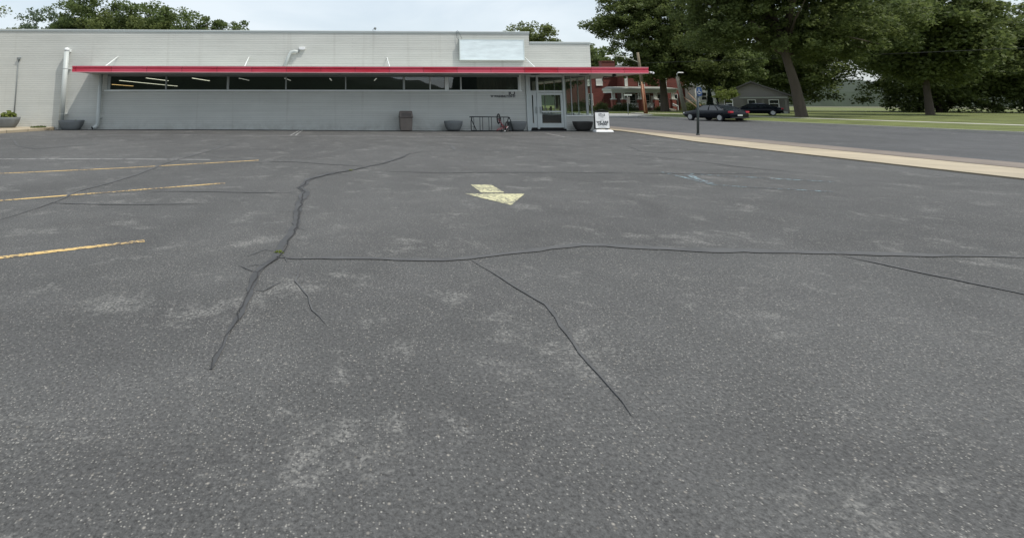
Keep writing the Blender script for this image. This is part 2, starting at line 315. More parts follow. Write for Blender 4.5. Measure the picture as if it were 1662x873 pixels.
M['cypress'] = leaf_mat('conifer_needles', (.010, .018, .012), (.022, .036, .020), 1.5, .1)

# ------------------------------------------------------------------ mesh helpers
class MB:
    def __init__(s): s.v = []; s.f = []; s.sm = []; s.mi = []
    def add(s, vs, fs, smooth=False, mi=0):
        o = len(s.v); s.v += [tuple(p) for p in vs]
        for f in fs: s.f.append([i + o for i in f]); s.sm.append(smooth); s.mi.append(mi)
        return s
    def box(s, x0, x1, y0, y1, z0, z1, mi=0):
        V = [(x0, y0, z0), (x1, y0, z0), (x1, y1, z0), (x0, y1, z0), (x0, y0, z1), (x1, y0, z1), (x1, y1, z1), (x0, y1, z1)]
        return s.add(V, [(0, 3, 2, 1), (4, 5, 6, 7), (0, 1, 5, 4), (1, 2, 6, 5), (2, 3, 7, 6), (3, 0, 4, 7)], False, mi)
    def tube(s, pts, r, n=10, cap=True, mi=0, smooth=True):
        pts = [Vector(p) for p in pts]; rs = r if isinstance(r, (list, tuple)) else [r] * len(pts)
        V = []; prev = None
        for i, p in enumerate(pts):
            if i == 0: d = pts[1] - p
            elif i == len(pts) - 1: d = p - pts[i - 1]
            else: d = (pts[i + 1] - p).normalized() + (p - pts[i - 1]).normalized()
            d.normalize()
            if prev is None:
                a = Vector((0, 0, 1)) if abs(d.z) < .9 else Vector((1, 0, 0)); u = d.cross(a).normalized()
            else: u = (prev - d * prev.dot(d)).normalized()
            prev = u; q = d.cross(u)
            for k in range(n):
                t = 2 * math.pi * k / n; V.append(p + (u * math.cos(t) + q * math.sin(t)) * rs[i])
        F = []
        for i in range(len(pts) - 1):
            for k in range(n):
                a = i * n + k; b = i * n + (k + 1) % n; F.append((a, b, b + n, a + n))
        s.add(V, F, smooth, mi)
        if cap:
            o = len(s.v) - len(V); s.f.append([o + k for k in range(n)][::-1]); s.sm.append(False); s.mi.append(mi)
            o2 = o + (len(pts) - 1) * n; s.f.append([o2 + k for k in range(n)]); s.sm.append(False); s.mi.append(mi)
        return s
    def lathe(s, prof, c=(0, 0, 0), n=28, sx=1, sy=1, power=2.0, mi=0, capb=True, capt=False, smooth=True):
        V = []; F = []
        for (r, z) in prof:
            for k in range(n):
                t = 2 * math.pi * (k + .5) / n; ct, st = math.cos(t), math.sin(t)
                x = math.copysign(abs(ct) ** (2 / power), ct); y = math.copysign(abs(st) ** (2 / power), st)
                V.append((c[0] + r * x * sx, c[1] + r * y * sy, c[2] + z))
        for i in range(len(prof) - 1):
            for k in range(n):
                a = i * n + k; b = i * n + (k + 1) % n; F.append((a, b, b + n, a + n))
        if capb: F.append(tuple(range(n))[::-1])
        if capt: F.append(tuple((len(prof) - 1) * n + k for k in range(n)))
        return s.add(V, F, smooth, mi)
    def prism(s, poly, axis, a, b, mi=0):
        """poly of 2-D points extruded along axis ('x','y','z') from a to b"""
        n = len(poly)
        def P(u, v, w):
            return {'x': (w, u, v), 'y': (u, w, v), 'z': (u, v, w)}[axis]
        V = [P(u, v, a) for u, v in poly] + [P(u, v, b) for u, v in poly]
        F = [tuple(range(n))[::-1], tuple(range(n, 2 * n))] + [(i, (i + 1) % n, n + (i + 1) % n, n + i) for i in range(n)]
        return s.add(V, F, False, mi)
    def mesh(s, name, mats):
        me = bpy.data.meshes.new(name); me.from_pydata(s.v, [], s.f)
        me.polygons.foreach_set('use_smooth', s.sm); me.polygons.foreach_set('material_index', s.mi)
        for m in (mats if isinstance(mats, (list, tuple)) else [mats]): me.materials.append(m)
        bm = bmesh.new(); bm.from_mesh(me); bmesh.ops.recalc_face_normals(bm, faces=bm.faces); bm.to_mesh(me); bm.free()
        me.update(); return me
    def build(s, name, mats, parent=None, bevel=0, loc=None, label=None):
        o = bpy.data.objects.new(name, s.mesh(name, mats)); COL.objects.link(o)
        if parent is not None: o.parent = parent
        if loc: o.location = loc
        if bevel:
            md = o.modifiers.new('bevel', 'BEVEL'); md.width = bevel; md.segments = 2; md.limit_method = 'ANGLE'
        if label: o['label'] = label
        return o

def thing(name, label, cat, loc=(0, 0, 0), rz=0, group=None):
    o = bpy.data.objects.new(name, None); COL.objects.link(o); o.location = loc; o.rotation_euler = (0, 0, rz)
    o.empty_display_size = .2; tag(o, label, cat, group); return o
def tag(o, label, cat, group=None):
    o['label'] = label; o['category'] = cat
    if group: o['group'] = group
    return o
def struct(o): o['kind'] = 'structure'; return o
def dup(root, loc, rz, label):
    r = root.copy(); COL.objects.link(r); r.location = loc; r.rotation_euler = (0, 0, rz); r['label'] = label
    for ch in list(root.children):
        c = ch.copy(); COL.objects.link(c); c.parent = r
        for g in ch.children:
            d = g.copy(); COL.objects.link(d); d.parent = c
    return r
def text_mesh(txt, size, extrude=.004, font_w=1.0, space=1.0, bold=0.):
    c = bpy.data.curves.new('t', 'FONT'); c.body = txt; c.size = size; c.extrude = extrude; c.align_x = 'CENTER'; c.space_character = space; c.offset = bold
    o = bpy.data.objects.new('t', c); COL.objects.link(o); bpy.context.view_layer.update()
    me = bpy.data.meshes.new_from_object(o.evaluated_get(bpy.context.evaluated_depsgraph_get())); bpy.data.objects.remove(o)
    for v in me.vertices: v.co.x *= font_w
    me.name = 'lettering'; return me

# ------------------------------------------------------------------ ground
def sm(t): t = max(0., min(1., t)); return t * t * (3 - 2 * t)
def gz(x, y): return .12 * sm((9 - x) / 22) * sm((y + 17) / 12)

g = MB(); g.add([(-900, -900, -.05), (900, -900, -.05), (900, 900, -.05), (-900, 900, -.05)], [(0, 1, 2, 3)])
struct(g.build('ground', M['earth']))

lot_edge = [(-60, 13.7), (-12, 13.7), (-8.7, 13.85), (-5, 14.45), (-3, 14.75), (-.8, 15.0), (.05, 14.9)]  # (y, x) right edge
def edge_x(y):
    for (a, xa), (b, xb) in zip(lot_edge, lot_edge[1:]):
        if a <= y <= b: return xa + (xb - xa) * (y - a) / (b - a)
    return lot_edge[-1][1]
g = MB(); ys = [-60 + i * 1.0 for i in range(30)] + [-30 + .5 * i for i in range(61)]; nx = 80
V = []
for y in ys:
    ex = edge_x(y)
    for i in range(nx + 1):
        x = -45 + (ex + 45) * (i / nx); V.append((x, y, gz(x, y)))
F = [(j * (nx + 1) + i, j * (nx + 1) + i + 1, (j + 1) * (nx + 1) + i + 1, (j + 1) * (nx + 1) + i) for j in range(len(ys) - 1) for i in range(nx)]
g.add(V, F, True); struct(g.build('parking_lot', M['asphalt']))

def subdiv(pts, step=.8):
    o = [Vector(pts[0])]
    for a, b in zip(pts, pts[1:]):
        a = Vector(a); b = Vector(b); n = max(1, int((b - a).length / step))
        for k in range(1, n + 1): o.append(a + (b - a) * k / n)
    return o
def strip(mb, pts, width, lift, jag=0., seed=0, taper=False):
    rnd = random.Random(seed); P = subdiv([(x, y) for x, y in pts], .12 if jag else .8)
    if jag:
        off = 0; Q = []
        for i, p in enumerate(P):
            off = off * .82 + rnd.uniform(-jag, jag); d = (P[min(i + 1, len(P) - 1)] - P[max(i - 1, 0)]).normalized()
            Q.append(p + Vector((-d.y, d.x)) * off)
        P = Q
    V = []
    for i, p in enumerate(P):
        d = (P[min(i + 1, len(P) - 1)] - P[max(i - 1, 0)]).normalized(); nrm = Vector((-d.y, d.x))
        wcur = .75 * (wcur if i else 1) + .25 * rnd.uniform(.2, 1.9); wv = width * (1 if not jag else wcur * rnd.uniform(.75, 1.25)) / 2
        if taper: t = i / (len(P) - 1); wv *= min(1, 4 * t + .15, 4 * (1 - t) + .15)
        for s in (1, -1):
            q = p + nrm * wv * s; V.append((q.x, q.y, gz(q.x, q.y) + lift))
    F = [(2 * i, 2 * i + 1, 2 * i + 3, 2 * i + 2) for i in range(len(P) - 1)]
    mb.add(V, F)

crack_main = [(-.83, -25.78), (-.84, -25.09), (-.85, -24.49), (-.86, -24.07), (-0.83, -23.87), (-0.77, -23.64), (-0.76, -23.41), (-0.73, -22.89), (-0.71, -22.37), (-0.74, -21.47), (-0.8, -20.53), (-0.8, -19.79), (-0.89, -19.53), (-0.96, -19.32), (-0.89, -18.97), (-0.83, -18.25), (-0.66, -17.91), (-0.35, -17.34), (0.06, -16.83), (0.45, -16.14), (0.87, -15.51), (1.29, -14.51), (1.79, -13.16), (2.25, -12.59)]
cracks = [
 ([(-0.76, -23.60), (-0.56, -23.67), (-0.31, -23.66), (-0.06, -23.66), (0.19, -23.69), (0.43, -23.72), (0.8, -23.75), (1.05, -23.74), (1.45, -23.61), (1.81, -23.5), (2.12, -23.39), (2.51, -23.26), (2.78, -23.27), (3.08, -23.36), (3.49, -23.46), (3.81, -23.5), (4.12, -23.53), (5.31, -23.68), (7, -23.9)], .12, .008),
 ([(0.35, -16.95), (0.98, -17.18), (2.07, -17.42), (3.2, -17.36), (4.59, -17.41), (5.94, -17.56), (7.25, -17.71), (9.91, -17.9)], .05, .006),
 ([(-4.71, -21.79), (-4.69, -21.45), (-4.69, -21.03), (-4.69, -20.55), (-4.85, -19.52), (-4.73, -18.61), (-4.69, -17.39), (-4.83, -15.96), (-4.81, -14.93), (-4.63, -12.72), (-4.49, -9.19), (-4.55, -5.92)], .08, .012),
 ([(-4.78, -20.65), (-4.0, -20.77), (-3.24, -20.8), (-2.35, -20.78)], .05, .008),
 ([(-3.77, -19.62), (-2.74, -19.66), (-1.84, -19.81), (-0.91, -19.91)], .04, .006),
 ([(-2.72, -15.53), (-2.14, -15.14), (-1.49, -15.16), (-0.64, -15.73), (0.37, -16.14)], .08, .01),
 ([(7.99, -12.5), (8.18, -13.31), (8.79, -14.24), (9.23, -15.21), (9.54, -16.57), (10.23, -18.01)], .05, .008),
 ([(10.06, -10.41), (9.83, -11.42), (9.4, -12.55), (9.65, -12.97), (11.06, -12.81), (12.14, -13.25)], .06, .008),
 ([(3.69, -9.49), (3.66, -10.57), (3.42, -11.98)], .13, .01),
 ([(-14.03, -7.23), (-11.57, -10.69), (-10.43, -11.53), (-9.88, -10.71), (-8.94, -9.55)], .06, .02),
 ([(-3.9, -11.5), (-1, -11.9), (2.4, -12.4), (6, -12.1), (8, -12.5)], .035, .01),
 ([(5.0, -23.66), (5.6, -25.0), (6.6, -26.2)], .04, .01), ([(1.2, -23.72), (1.5, -24.9), (1.4, -26.3)], .03, .01)]
g = MB(); strip(g, crack_main, .115, .008, .02, 3, True); struct(g.build('sealed_crack', M['seal']))
g = MB(); strip(g, crack_main, .020, .012, .026, 8, True); struct(g.build('open_crack', M['crackgap']))
rb = random.Random(77)                                             # short side branches off the main crack
for k in range(2, len(crack_main) - 2):
    x, y = crack_main[k]; sgn = rb.choice((-1, 1)); L_ = rb.uniform(.12, .5)
    cracks.append(([(x, y), (x + sgn * L_ * .5, y + rb.uniform(-.1, .12)), (x + sgn * L_, y + rb.uniform(-.25, .25))], .014, .010))
for k, p in enumerate(([(-.5, -23.65), (-.52, -24.3), (-.2, -25.2)]  ,)):
    cracks.append((p, .018, .02))
for i, (p, wd, j) in enumerate(cracks):
    g = MB(); strip(g, p, wd, .008, j, i + 20, True); struct(g.build('sealed_crack', M['sealpale']))
for i, p in enumerate([[(-4.24, -23.84), (-3.55, -23.51), (-3.08, -23.27), (-2.35, -22.92)], [(-6.92, -21.12), (-5.64, -20.42), (-4.24, -19.67), (-2.48, -18.72)],
          [(-9.79, -17.94), (-7.82, -17.18), (-5.51, -16.3), (-2.54, -14.78)]]):
    g = MB(); strip(g, p, .10, .004 + .0005 * i, 0); struct(g.build('parking_stripe', M['yellow']))
g = MB(); strip(g, [(-13.23, -14.13), (-9.76, -14.3), (-6.35, -14.39), (-3.9, -14.60)], .11, .004); struct(g.build('parking_stripe', M['whitep']))
for p, wd in (([(-11.5, -5.34), (-7.66, -5.2), (-3.45, -5.15), (0.84, -5.15), (3.69, -5.3), (8.14, -5.6), (10.15, -5.6)], .09),
          ([(-2.85, -5.0), (-2.90, -.3)], .07), ([(-2.62, -5.0), (-2.74, -.3)], .07), ([(10.12, -2.49), (9.88, -5.5)], .08)):
    g = MB(); strip(g, p, wd, .004); struct(g.build('faint_white_line', M['whitep']))
g = MB()
for poly in ([(2.29, -19.09), (2.68, -19.09), (2.68, -19.965), (2.27, -19.955)], [(1.95, -20.04), (2.99, -20.10), (2.45, -21.06)]):
    g.add([(x, y, gz(x, y) + .004) for x, y in poly], [tuple(range(len(poly)))])
struct(g.build('painted_arrow', M['arrow']))
for p, wd in (([(6.97, -17.44), (7.5, -17.76), (8.26, -18.22), (9.6, -19.0)], .05), ([(7.02, -17.60), (7.02, -18.27), (6.92, -19.20), (7.28, -19.47), (8.5, -20.1)], .06), ([(7.4, -17.85), (7.15, -18.5), (7.02, -19.1)], .13)):
    g = MB(); strip(g, p, wd, .004); struct(g.build('faded_blue_marking', M['bluep']))

# sidewalk along the side street
g = MB(); V = []; F = []
rows = [y for y in [-60, -30, -20, -16] + [-12 + .5 * i for i in range(25)] + [.3, 5, 10, 20, 31]]
for y in rows:
    a = edge_x(y) if y < .06 else 13.9
    V += [(a, y, -.04), (a, y, .035), (max(a + .3, 15.75), y, .035)]
for i in range(len(rows) - 1):
    for k in range(2): F.append((3 * i + k, 3 * i + k + 1, 3 * i + k + 4, 3 * i + k + 3))
g.add(V, F); struct(g.build('sidewalk', M['concrete']))
g = MB(); g.box(15.75, 17.1, -60, 31, -.04, .045); struct(g.build('shaded_walk_strip', M['walkshade']))  # outer band of the sidewalk, its shade painted as a darker strip
g = MB(); g.add([(17.1, -90, -.03), (34.0, -90, -.03), (34.0, 31, -.03), (17.1, 31, -.03)], [(0, 1, 2, 3)]); struct(g.build('side_street', M['road']))
g = MB(); g.add([(-120, 31, -.034), (34.0, 31, -.034), (36.5, 32.5, -.034), (39, 36, -.034), (42.5, 46.5, -.034), (43, 50, -.034), (-120, 50, -.034)], [tuple(range(7))]); struct(g.build('cross_street', M['greyconc']))
# grass verge with kerb, path, lawns
vz = [(34.15, -90), (44.0, -90), (44.0, 46), (42.6, 46), (39.2, 36), (36.6, 32.2), (34.15, 30.5)]
g = MB(); g.prism(vz, 'z', -.04, .10); struct(g.build('grass_verge', M['grass']))
g = MB(); kp = [(34.07, -90), (34.07, 30.6), (36.5, 32.35), (39.1, 36.1), (42.5, 46.2)]
for a, b in zip(kp, kp[1:]):
    d = (Vector(b) - Vector(a)).normalized(); n = Vector((-d.y, d.x)) * .075
    g.prism([(a[0] + n.x, a[1] + n.y), (b[0] + n.x, b[1] + n.y), (b[0] - n.x, b[1] - n.y), (a[0] - n.x, a[1] - n.y)], 'z', -.04, .115)
struct(g.build('kerb', M['curb']))
g = MB(); g.box(44.0, 45.4, -90, 50.2, -.04, .112); struct(g.build('footpath', M['curb']))
g = MB(); g.box(45.4, 160, -90, 50.2, -.04, .10); g.box(-160, 160, 50.2, 56, -.04, .11); g.box(-160, 160, 56, 300, -.04, .13); struct(g.build('lawn', M['grass']))
# raised concrete apron at the left end of the wall
ap = [(-40, .0), (-16.45, .0), (-16.3, -1.2), (-16.45, -2.0), (-16.8, -3.9), (-17.7, -5.7), (-22, -9.5), (-40, -16)]
ap = [(x, y - .002) for x, y in ap]
g = MB(); g.prism(ap[::-1], 'z', 0, .26); struct(g.build('concrete_apron', M['concrete'])).modifiers.new('b', 'BEVEL').width = .02
g = MB(); g.prism([(-22.5, -9.85), (-17.75, -5.83), (-17.83, -5.9), (-22.6, -9.95)], 'z', .0, .17)
# low wooded hills far behind the camera (seen in the window glass)
def hill(name, fn, y0, depth, n=160, x0=-330, x1=330, seed=4):
    rnd = random.Random(seed); g = MB(); V = []
    prof = [(0, 0), (.25, .55), (.5, .85), (.75, 1.0), (1, .98)]
    for i in range(n + 1):
        x = x0 + (x1 - x0) * i / n; hgt = fn(x) + rnd.uniform(-.9, .9)
        for (t, hh) in prof: V.append((x, y0 - depth * t, -.1 + hgt * hh + rnd.uniform(-.3, .3) * (t > 0)))
    k = len(prof)
    F = [(i * k + j, i * k + j + 1, (i + 1) * k + j + 1, (i + 1) * k + j) for i in range(n) for j in range(k - 1)]
    g.add(V, F); return struct(g.build(name, M['hill']))
g = MB(); V = []; rnd = random.Random(9); nn = 200
for i in range(nn + 1):
    a = R(-35 + 175 * i / nn); rr_ = 330
    for (t, hh) in ((0, 0), (18, 9), (40, 14), (70, 17)):
        V.append(((rr_ + t) * math.cos(a), (rr_ + t) * math.sin(a), hh * (1 + .18 * math.sin(i * .21)) + rnd.uniform(-.6, .6) * (t > 0) - .2))
g.add(V, [(4 * i + j, 4 * i + j + 1, 4 * i + j + 5, 4 * i + j + 4) for i in range(nn) for j in range(3)]); struct(g.build('far_wooded_hill', M['hill']))
hill('hills', lambda x: 27 if x < -20 else 27 + (x + 20) / 40 * -10 if x < 20 else 17 - (x - 20) / 40 * 8.5 if x < 58 else 30, -205, 60)

# ------------------------------------------------------------------ store building
XL, XM, XR = -34.0, 10.34, 13.94
B = thing('store_building', 'long low pale grey painted brick store with red canopy and a strip of windows', 'building')
g = MB(); T = .3
g.box(XL, 10.02, 0, T, -.05, 2.22)
g.box(XL, -13.76, 0, T, 2.22, 3.17)
g.box(9.70, 10.02, 0, T, 2.22, 3.17)
g.box(XL, XM, 0, T, 3.17, 5.66)
g.box(XM, XR, 0, T, 3.17, 5.06)
g.box(12.34, XR, .02, .22, .0, .80)                               # low wall under shop window
g.box(XR - .2, XR, .22, 9.0, .0, .80)
g.box(XM - .3, XM, T, 24, 5.06, 5.66)                            # return where the roof steps down
g.box(XR - .3, XR, T, 24, 3.17, 5.06); g.box(XR - .3, XR, 9.0, 24, 0, 3.17)
g.box(XL, XR, 24, 24.3, -.05, 5.0); g.box(XL, XL + .3, T, 24, 0, 5.66)
wall = g.build('wall', M['wall'], B)
g = MB(); g.box(XL, XM - .3, T, 24, 5.40, 5.50); g.box(XM, XR - .3, T, 24, 4.80, 4.90); g.build('roof', M['shingle'], B)
g = MB(); g.box(XL, XM + .03, -.04, T + .03, 5.66, 5.71); g.box(XM + .031, XR + .03, -.04, T + .03, 5.06, 5.115); g.build('coping', M['coping'], B)
g = MB(); g.box(XL, XM + .03, -.03, .0, 5.575, 5.66); g.box(XM + .031, XR + .03, -.03, .0, 4.99, 5.06); g.build('coping_edge', M['coping_dark'], B)
# interior shell
g = MB(); g.box(XL + .3, XR - .3, 23.6, 23.99, .15, 4.7); g.box(XL + .3, XL + .4, T, 23.6, .15, 4.7)
g.add([(XL + .3, T, 3.95), (XR - .3, T, 3.95), (XR - .3, 23.6, 3.95), (XL + .3, 23.6, 3.95)], [(0, 1, 2, 3)])
g.box(9.9, 10.05, T, 7.0, .15, 3.9)
g.build('interior', M['inner'], B)
g = MB(); g.box(XL + .3, XR - .3, T, 23.6, .0, .15); g.build('floor', M['innerfloor'], B)
g = MB(); g.box(10.05, 12.33, .05, T, .0, .10); g.build('door_gap_shade', M['darkvoid'], B)

# ribbon window : frame pieces and panes, one part per bay
mull = [-13.76, -10.50, -7.03, -3.76, -.36, 2.96, 4.49, 5.45, 6.27, 9.70]
g = MB(); g.box(-13.86, 9.78, -.10, .12, 2.215, 2.295); g.build('window_sill', M['trim'], B, .006)
g = MB(); g.box(-13.76, 9.70, .02, .14, 3.05, 3.17); g.build('window_head', M['greyframe2'], B)
for i in range(9):
    a, b = mull[i], mull[i + 1]
    g = MB(); zt = 3.05; zb = 2.296
    wl = .035; wr = .035
    if i == 0: wl = .16
    if i == 2: wl = .06
    if i == 8: wr = .09
    g.box(a + .001, a + wl, .03, .12, zb, zt); g.box(b - wr, b - .001, .03, .12, zb, zt)
    g.box(a + wl, b - wr, .04, .11, zb, zb + .03)
    wdw = g.build('window', M['frame'] if i not in (6, 8) else M['trim'], B)
    g = MB(); g.box(a + wl, b - wr, .07, .078, zb + .03, zt); g.build('pane', M['glass'], wdw)
for x, wd, mm in ((-7.03, .11, 'frame'), (2.98, .12, 'frame'), (5.45, .22, 'trim'), (-10.50, .05, 'frame')):
    g = MB(); g.box(x - wd / 2, x + wd / 2, -.015, .028, 2.296, 3.05); g.build('mullion', M[mm], B)
g = MB(); g.box(9.66, 9.76, -.03, -.001, 2.296, 3.16); g.build('window_jamb', M['trim'], B)

# entrance : pilaster, narrow leaf, door, transoms, shop window
g = MB(); g.box(10.03, 10.12, -.10, .2, -.02, 3.17); g.box(10.121, 10.25, -.05, .2, -.02, 3.17); g.build('pilaster', M['alu'], B)
g = MB(); g.box(10.251, 10.31, .02, .14, .10, 3.17); g.box(10.66, 10.775, -.01, .14, .10, 3.17); g.box(12.215, 12.33, -.01, .14, .10, 3.17)
g.box(10.31, 10.66, .02, .13, 2.16, 2.28); g.box(10.775, 12.215, .02, .13, 2.17, 2.29); g.box(10.31, 12.215, .025, .13, 3.05, 3.17); g.build('door_frame', M['alu'], B)
g = MB(); g.box(10.31, 10.66, .07, .078, 2.28, 3.05); g.box(10.775, 12.215, .07, .078, 2.29, 3.05); g.build('transom_glass', M['glass_clear'], B)
def leaf(x0, x1, gx0, gx1, gl, mid):
    g = MB(); y0, y1 = .03, .075; z0, z1 = .17, 2.155
    g.box(x0, gx0, y0, y1, z0, z1); g.box(gx1, x1, y0, y1, z0, z1); g.box(gx0, gx1, y0, y1, z0, .42); g.box(gx0, gx1, y0, y1, 2.02, z1)
    if mid: g.box(gx0, gx1, y0, y1, 1.02, 1.12)
    d = g.build('door', M['alu'], B, .004); g = MB(); g.box(gx0, gx1, .05, .056, .42, 2.02); g.build('glass', gl, d)
    return d
d1 = leaf(10.315, 10.655, 10.385, 10.455, M['glass_dark'], False)
d2 = leaf(10.78, 12.21, 10.94, 12.06, M['glass_clear'], True)
for dd, x in ((d1, 10.60), (d2, 10.86)):
    g = MB(); g.tube([(x, .03, 1.02), (x, -.05, 1.02), (x, -.05, 1.30), (x, .03, 1.30)], .016, 8); g.box(x - .05, x + .05, .015, .029, .97, 1.35); g.build('handle', M['frame'], dd)
# shop window right of the door
sw = [12.331, 12.72, 13.70, 13.88]
g = MB(); g.box(12.331, 13.95, -.03, .23, .80, .885); g.box(13.71, 13.95, .231, 9.0, .80, .885); g.build('shopfront_sill', M['trim'], B, .006)
g = MB()
for x, wd in ((12.72, .045), (13.63, .13), (13.90, .07)): g.box(x - wd / 2, x + wd / 2, .05, .12, .886, 3.17)
g.box(12.331, 13.94, .055, .115, 3.10, 3.169)
for y in (1.8, 3.6, 5.4, 7.2, 8.9): g.box(13.86, 13.92, y - .03, y + .03, .886, 3.10)
g.box(13.86, 13.92, .13, 8.9, 3.101, 3.169)
shopf = g.build('shopfront_frame', M['frame'], B)
g = MB(); g.box(12.331, 13.88, .08, .088, .886, 3.10); g.box(13.885, 13.893, .13, 8.9, .886, 3.10); g.build('pane', M['glass_clear'], shopf)

# canopy, wraps round the corner
Z0, Z1 = 3.18, 3.47
CXL, CXR = -14.67, 16.16
canopy = MB()
canopy.box(CXL + .06, CXR - .06, -1.94, -.001, Z0 + .0, Z0 + .06); canopy.box(XR + .001, CXR - .06, -.001, 18, Z0 + .001, Z0 + .06)
can = canopy.build('canopy', M['soffit'], B)
g = MB(); g.box(CXL + .06, CXR - .06, -1.93, -.002, Z0 + .062, Z1 - .02); g.box(XR + .002, CXR - .07, -.002, 18, Z0 + .062, Z1 - .021); g.build('canopy_roof', M['canroof'], can)
prof = [(0, .035), (.05, .035), (.05, .165), (.022, .185), (.022, .225), (.065, .25), (.065, .315), (0, .315)]   # (out, up)
def fascia_run(mb, p, q, nrm, prof):
    p = Vector(p); q = Vector(q); nrm = Vector(nrm); n = len(prof)
    V = [p + nrm * a + Vector((0, 0, b)) for a, b in prof] + [q + nrm * a + Vector((0, 0, b)) for a, b in prof]
    F = [tuple(range(n))[::-1], tuple(range(n, 2 * n))] + [(i, (i + 1) % n, n + (i + 1) % n, n + i) for i in range(n)]
    mb.add(V, F)
g = MB(); zb = Z0 - .02
fascia_run(g, (CXL, -1.94, zb), (CXR, -1.94, zb), (0, -1, 0), prof)
fascia_run(g, (CXR - .058, -1.938, zb), (CXR - .058, 18, zb), (1, 0, 0), prof)
fascia_run(g, (CXL + .058, -1.938, zb), (CXL + .058, 0, zb), (-1, 0, 0), prof)
g.build('fascia', M['fascia'], can)
g = MB(); pr2 = [(0, 0), (.058, 0), (.058, .034), (0, .034)]
fascia_run(g, (CXL, -1.94, zb), (CXR, -1.94, zb), (0, -1, 0), pr2); fascia_run(g, (CXR - .058, -1.938, zb), (CXR - .058, 18, zb), (1, 0, 0), pr2)
pr3 = [(-.05, .316), (.07, .316), (.07, .345), (-.05, .345)]
fascia_run(g, (CXL, -1.94, zb), (CXR, -1.94, zb), (0, -1, 0), pr3)
g.build('drip_edge', M['driplip'], can)
for x in [-13.5 + 1.83 * i for i in range(16)]:
    g = MB(); g.box(x, x + .02, -1.93, -.01, Z0 - .003, Z0 + .001); g.build('soffit_joint', M['greyframe2'], can)
for x, y in ((10.4, -.6), (13.1, -.9)):
    g = MB(); g.lathe([(.26, -.03), (.24, .0)], (x, y, Z0 - .002), 20); g.build('recessed_light', M['black'], can)
g = MB(); g.lathe([(.02, 0), (.10, -.03), (.13, -.10), (.05, -.16)], (14.6, -1.3, Z0), 12); g.build('hanging_lamp', M['black'], can)
g = MB(); pts = [(15.5 + .17 * math.cos(t), 1.5, 2.98 + .17 * math.sin(t)) for t in [R(60 + 25 * k) for k in range(10)]]; g.tube(pts, .022, 6); g.box(15.4, 16.05, 1.48, 1.52, 3.13, 3.18); g.build('bent_bracket', M['black'], can)
g = MB()
for (x, y, z) in ((16.33, -1.9, 3.22), (16.5, -1.85, 3.19)): g.lathe([(.01, -.06), (.055, -.03), (.055, .03), (.01, .06)], (x, y, z), 10)
g.box(16.16, 16.5, -1.9, -1.87, 3.24, 3.26); g.build('bare_bulb_lamp', M['whiteplastic'], can)

# brace rods
for (x, x2) in ((-13.25, -13.1), (-5.89, -5.76), (2.01, 2.04), (10.06, 10.0)):
    g = MB(); g.tube([(x, .0, 4.17), (x2, -1.80, 3.46)], .03, 8); g.build('canopy_brace', M['pipecap'], B)
# pipes
g = MB(); px = -15.97
g.tube([(px, -.27, .16), (px, -.27, 4.48)], .128, 16); g.build('downspout', M['pipe'], B)
g = MB(); g.lathe([(.135, 0), (.135, .10), (.11, .17), (.05, .2)], (px, -.27, 4.44), 16, capb=True, capt=True); g.box(px - .10, px + .10, -.2, 0, 4.42, 4.56); g.build('pipe_cap', M['pipecap'], B)
for z in (3.45, .95):
    g = MB(); g.lathe([(.133, 0), (.133, .03)], (px, -.27, z), 16); g.box(px + .05, px + .17, -.2, -.0, z, z + .03); g.build('pipe_strap', M['pipecap'], B)
g = MB(); g.tube([(-14.02, -.22, 3.19), (-14.04, -.2, .50), (-14.06, -.2, .36), (-14.12, -.26, .26), (-14.22, -.36, .21)], .105, 14)
g.tube([(-14.222, -.362, .209), (-14.235, -.375, .203)], .085, 14, mi=1)  # dark plug, painted shade of the open pipe end
dsp = g.build('downspout', [M['pipe'], M['darkvoid']], B)
for z in (2.1, .75):
    g = MB(); g.box(-14.16, -13.9, -.20, 0, z, z + .03); g.build('pipe_strap', M['pipecap'], B)
g = MB(); g.tube([(-18.69, -.03, .75), (-18.72, -.03, 4.0)], .022, 6); g.box(-18.78, -18.62, -.10, -.002, 3.98, 4.1); g.build('conduit', M['greyframe2'], B)
g = MB(); g.tube([(-3.10, -.13, 4.46), (-3.30, -.13, 4.49), (-3.48, -.14, 4.44), (-3.58, -.16, 4.30), (-3.66, -.17, 4.1), (-3.88, -.20, 3.46)], .09, 12); g.build('gooseneck_pipe', M['pipe'], B)
g = MB(); g.box(-3.12, -3.02, -.14, -.001, 4.44, 4.58); g.build('pipe_bracket', M['greyframe2'], B)
# address lettering on the wall
def letters(txt, size, x, z, y, fw, parent, m, name='address_lettering', space=1.0, ext=.006, bold=0.):
    me = text_mesh(txt, size, ext, fw, space, bold); me.materials.clear(); me.materials.append(m)
    o = bpy.data.objects.new(name, me); COL.objects.link(o); o.parent = parent; o.location = (x, y, z); o.rotation_euler = (R(90), 0, 0); return o
letters('W WASHINGTON ST', .19, 8.70, 1.885, -.012, .80, B, M['letters'], bold=.005)
g = MB()                                                          # thin geometric "1O" numerals
g.box(9.035, 9.085, -.016, -.002, 2.02, 2.255); g.box(8.98, 9.035, -.016, -.002, 2.21, 2.255)
pts = [(9.25 + .125 * math.cos(t), -.01, 2.14 + .115 * math.sin(t)) for t in [2 * math.pi * k / 20 for k in range(21)]]; g.tube(pts, .024, 6)
g.build('house_number', M['letters'], B)

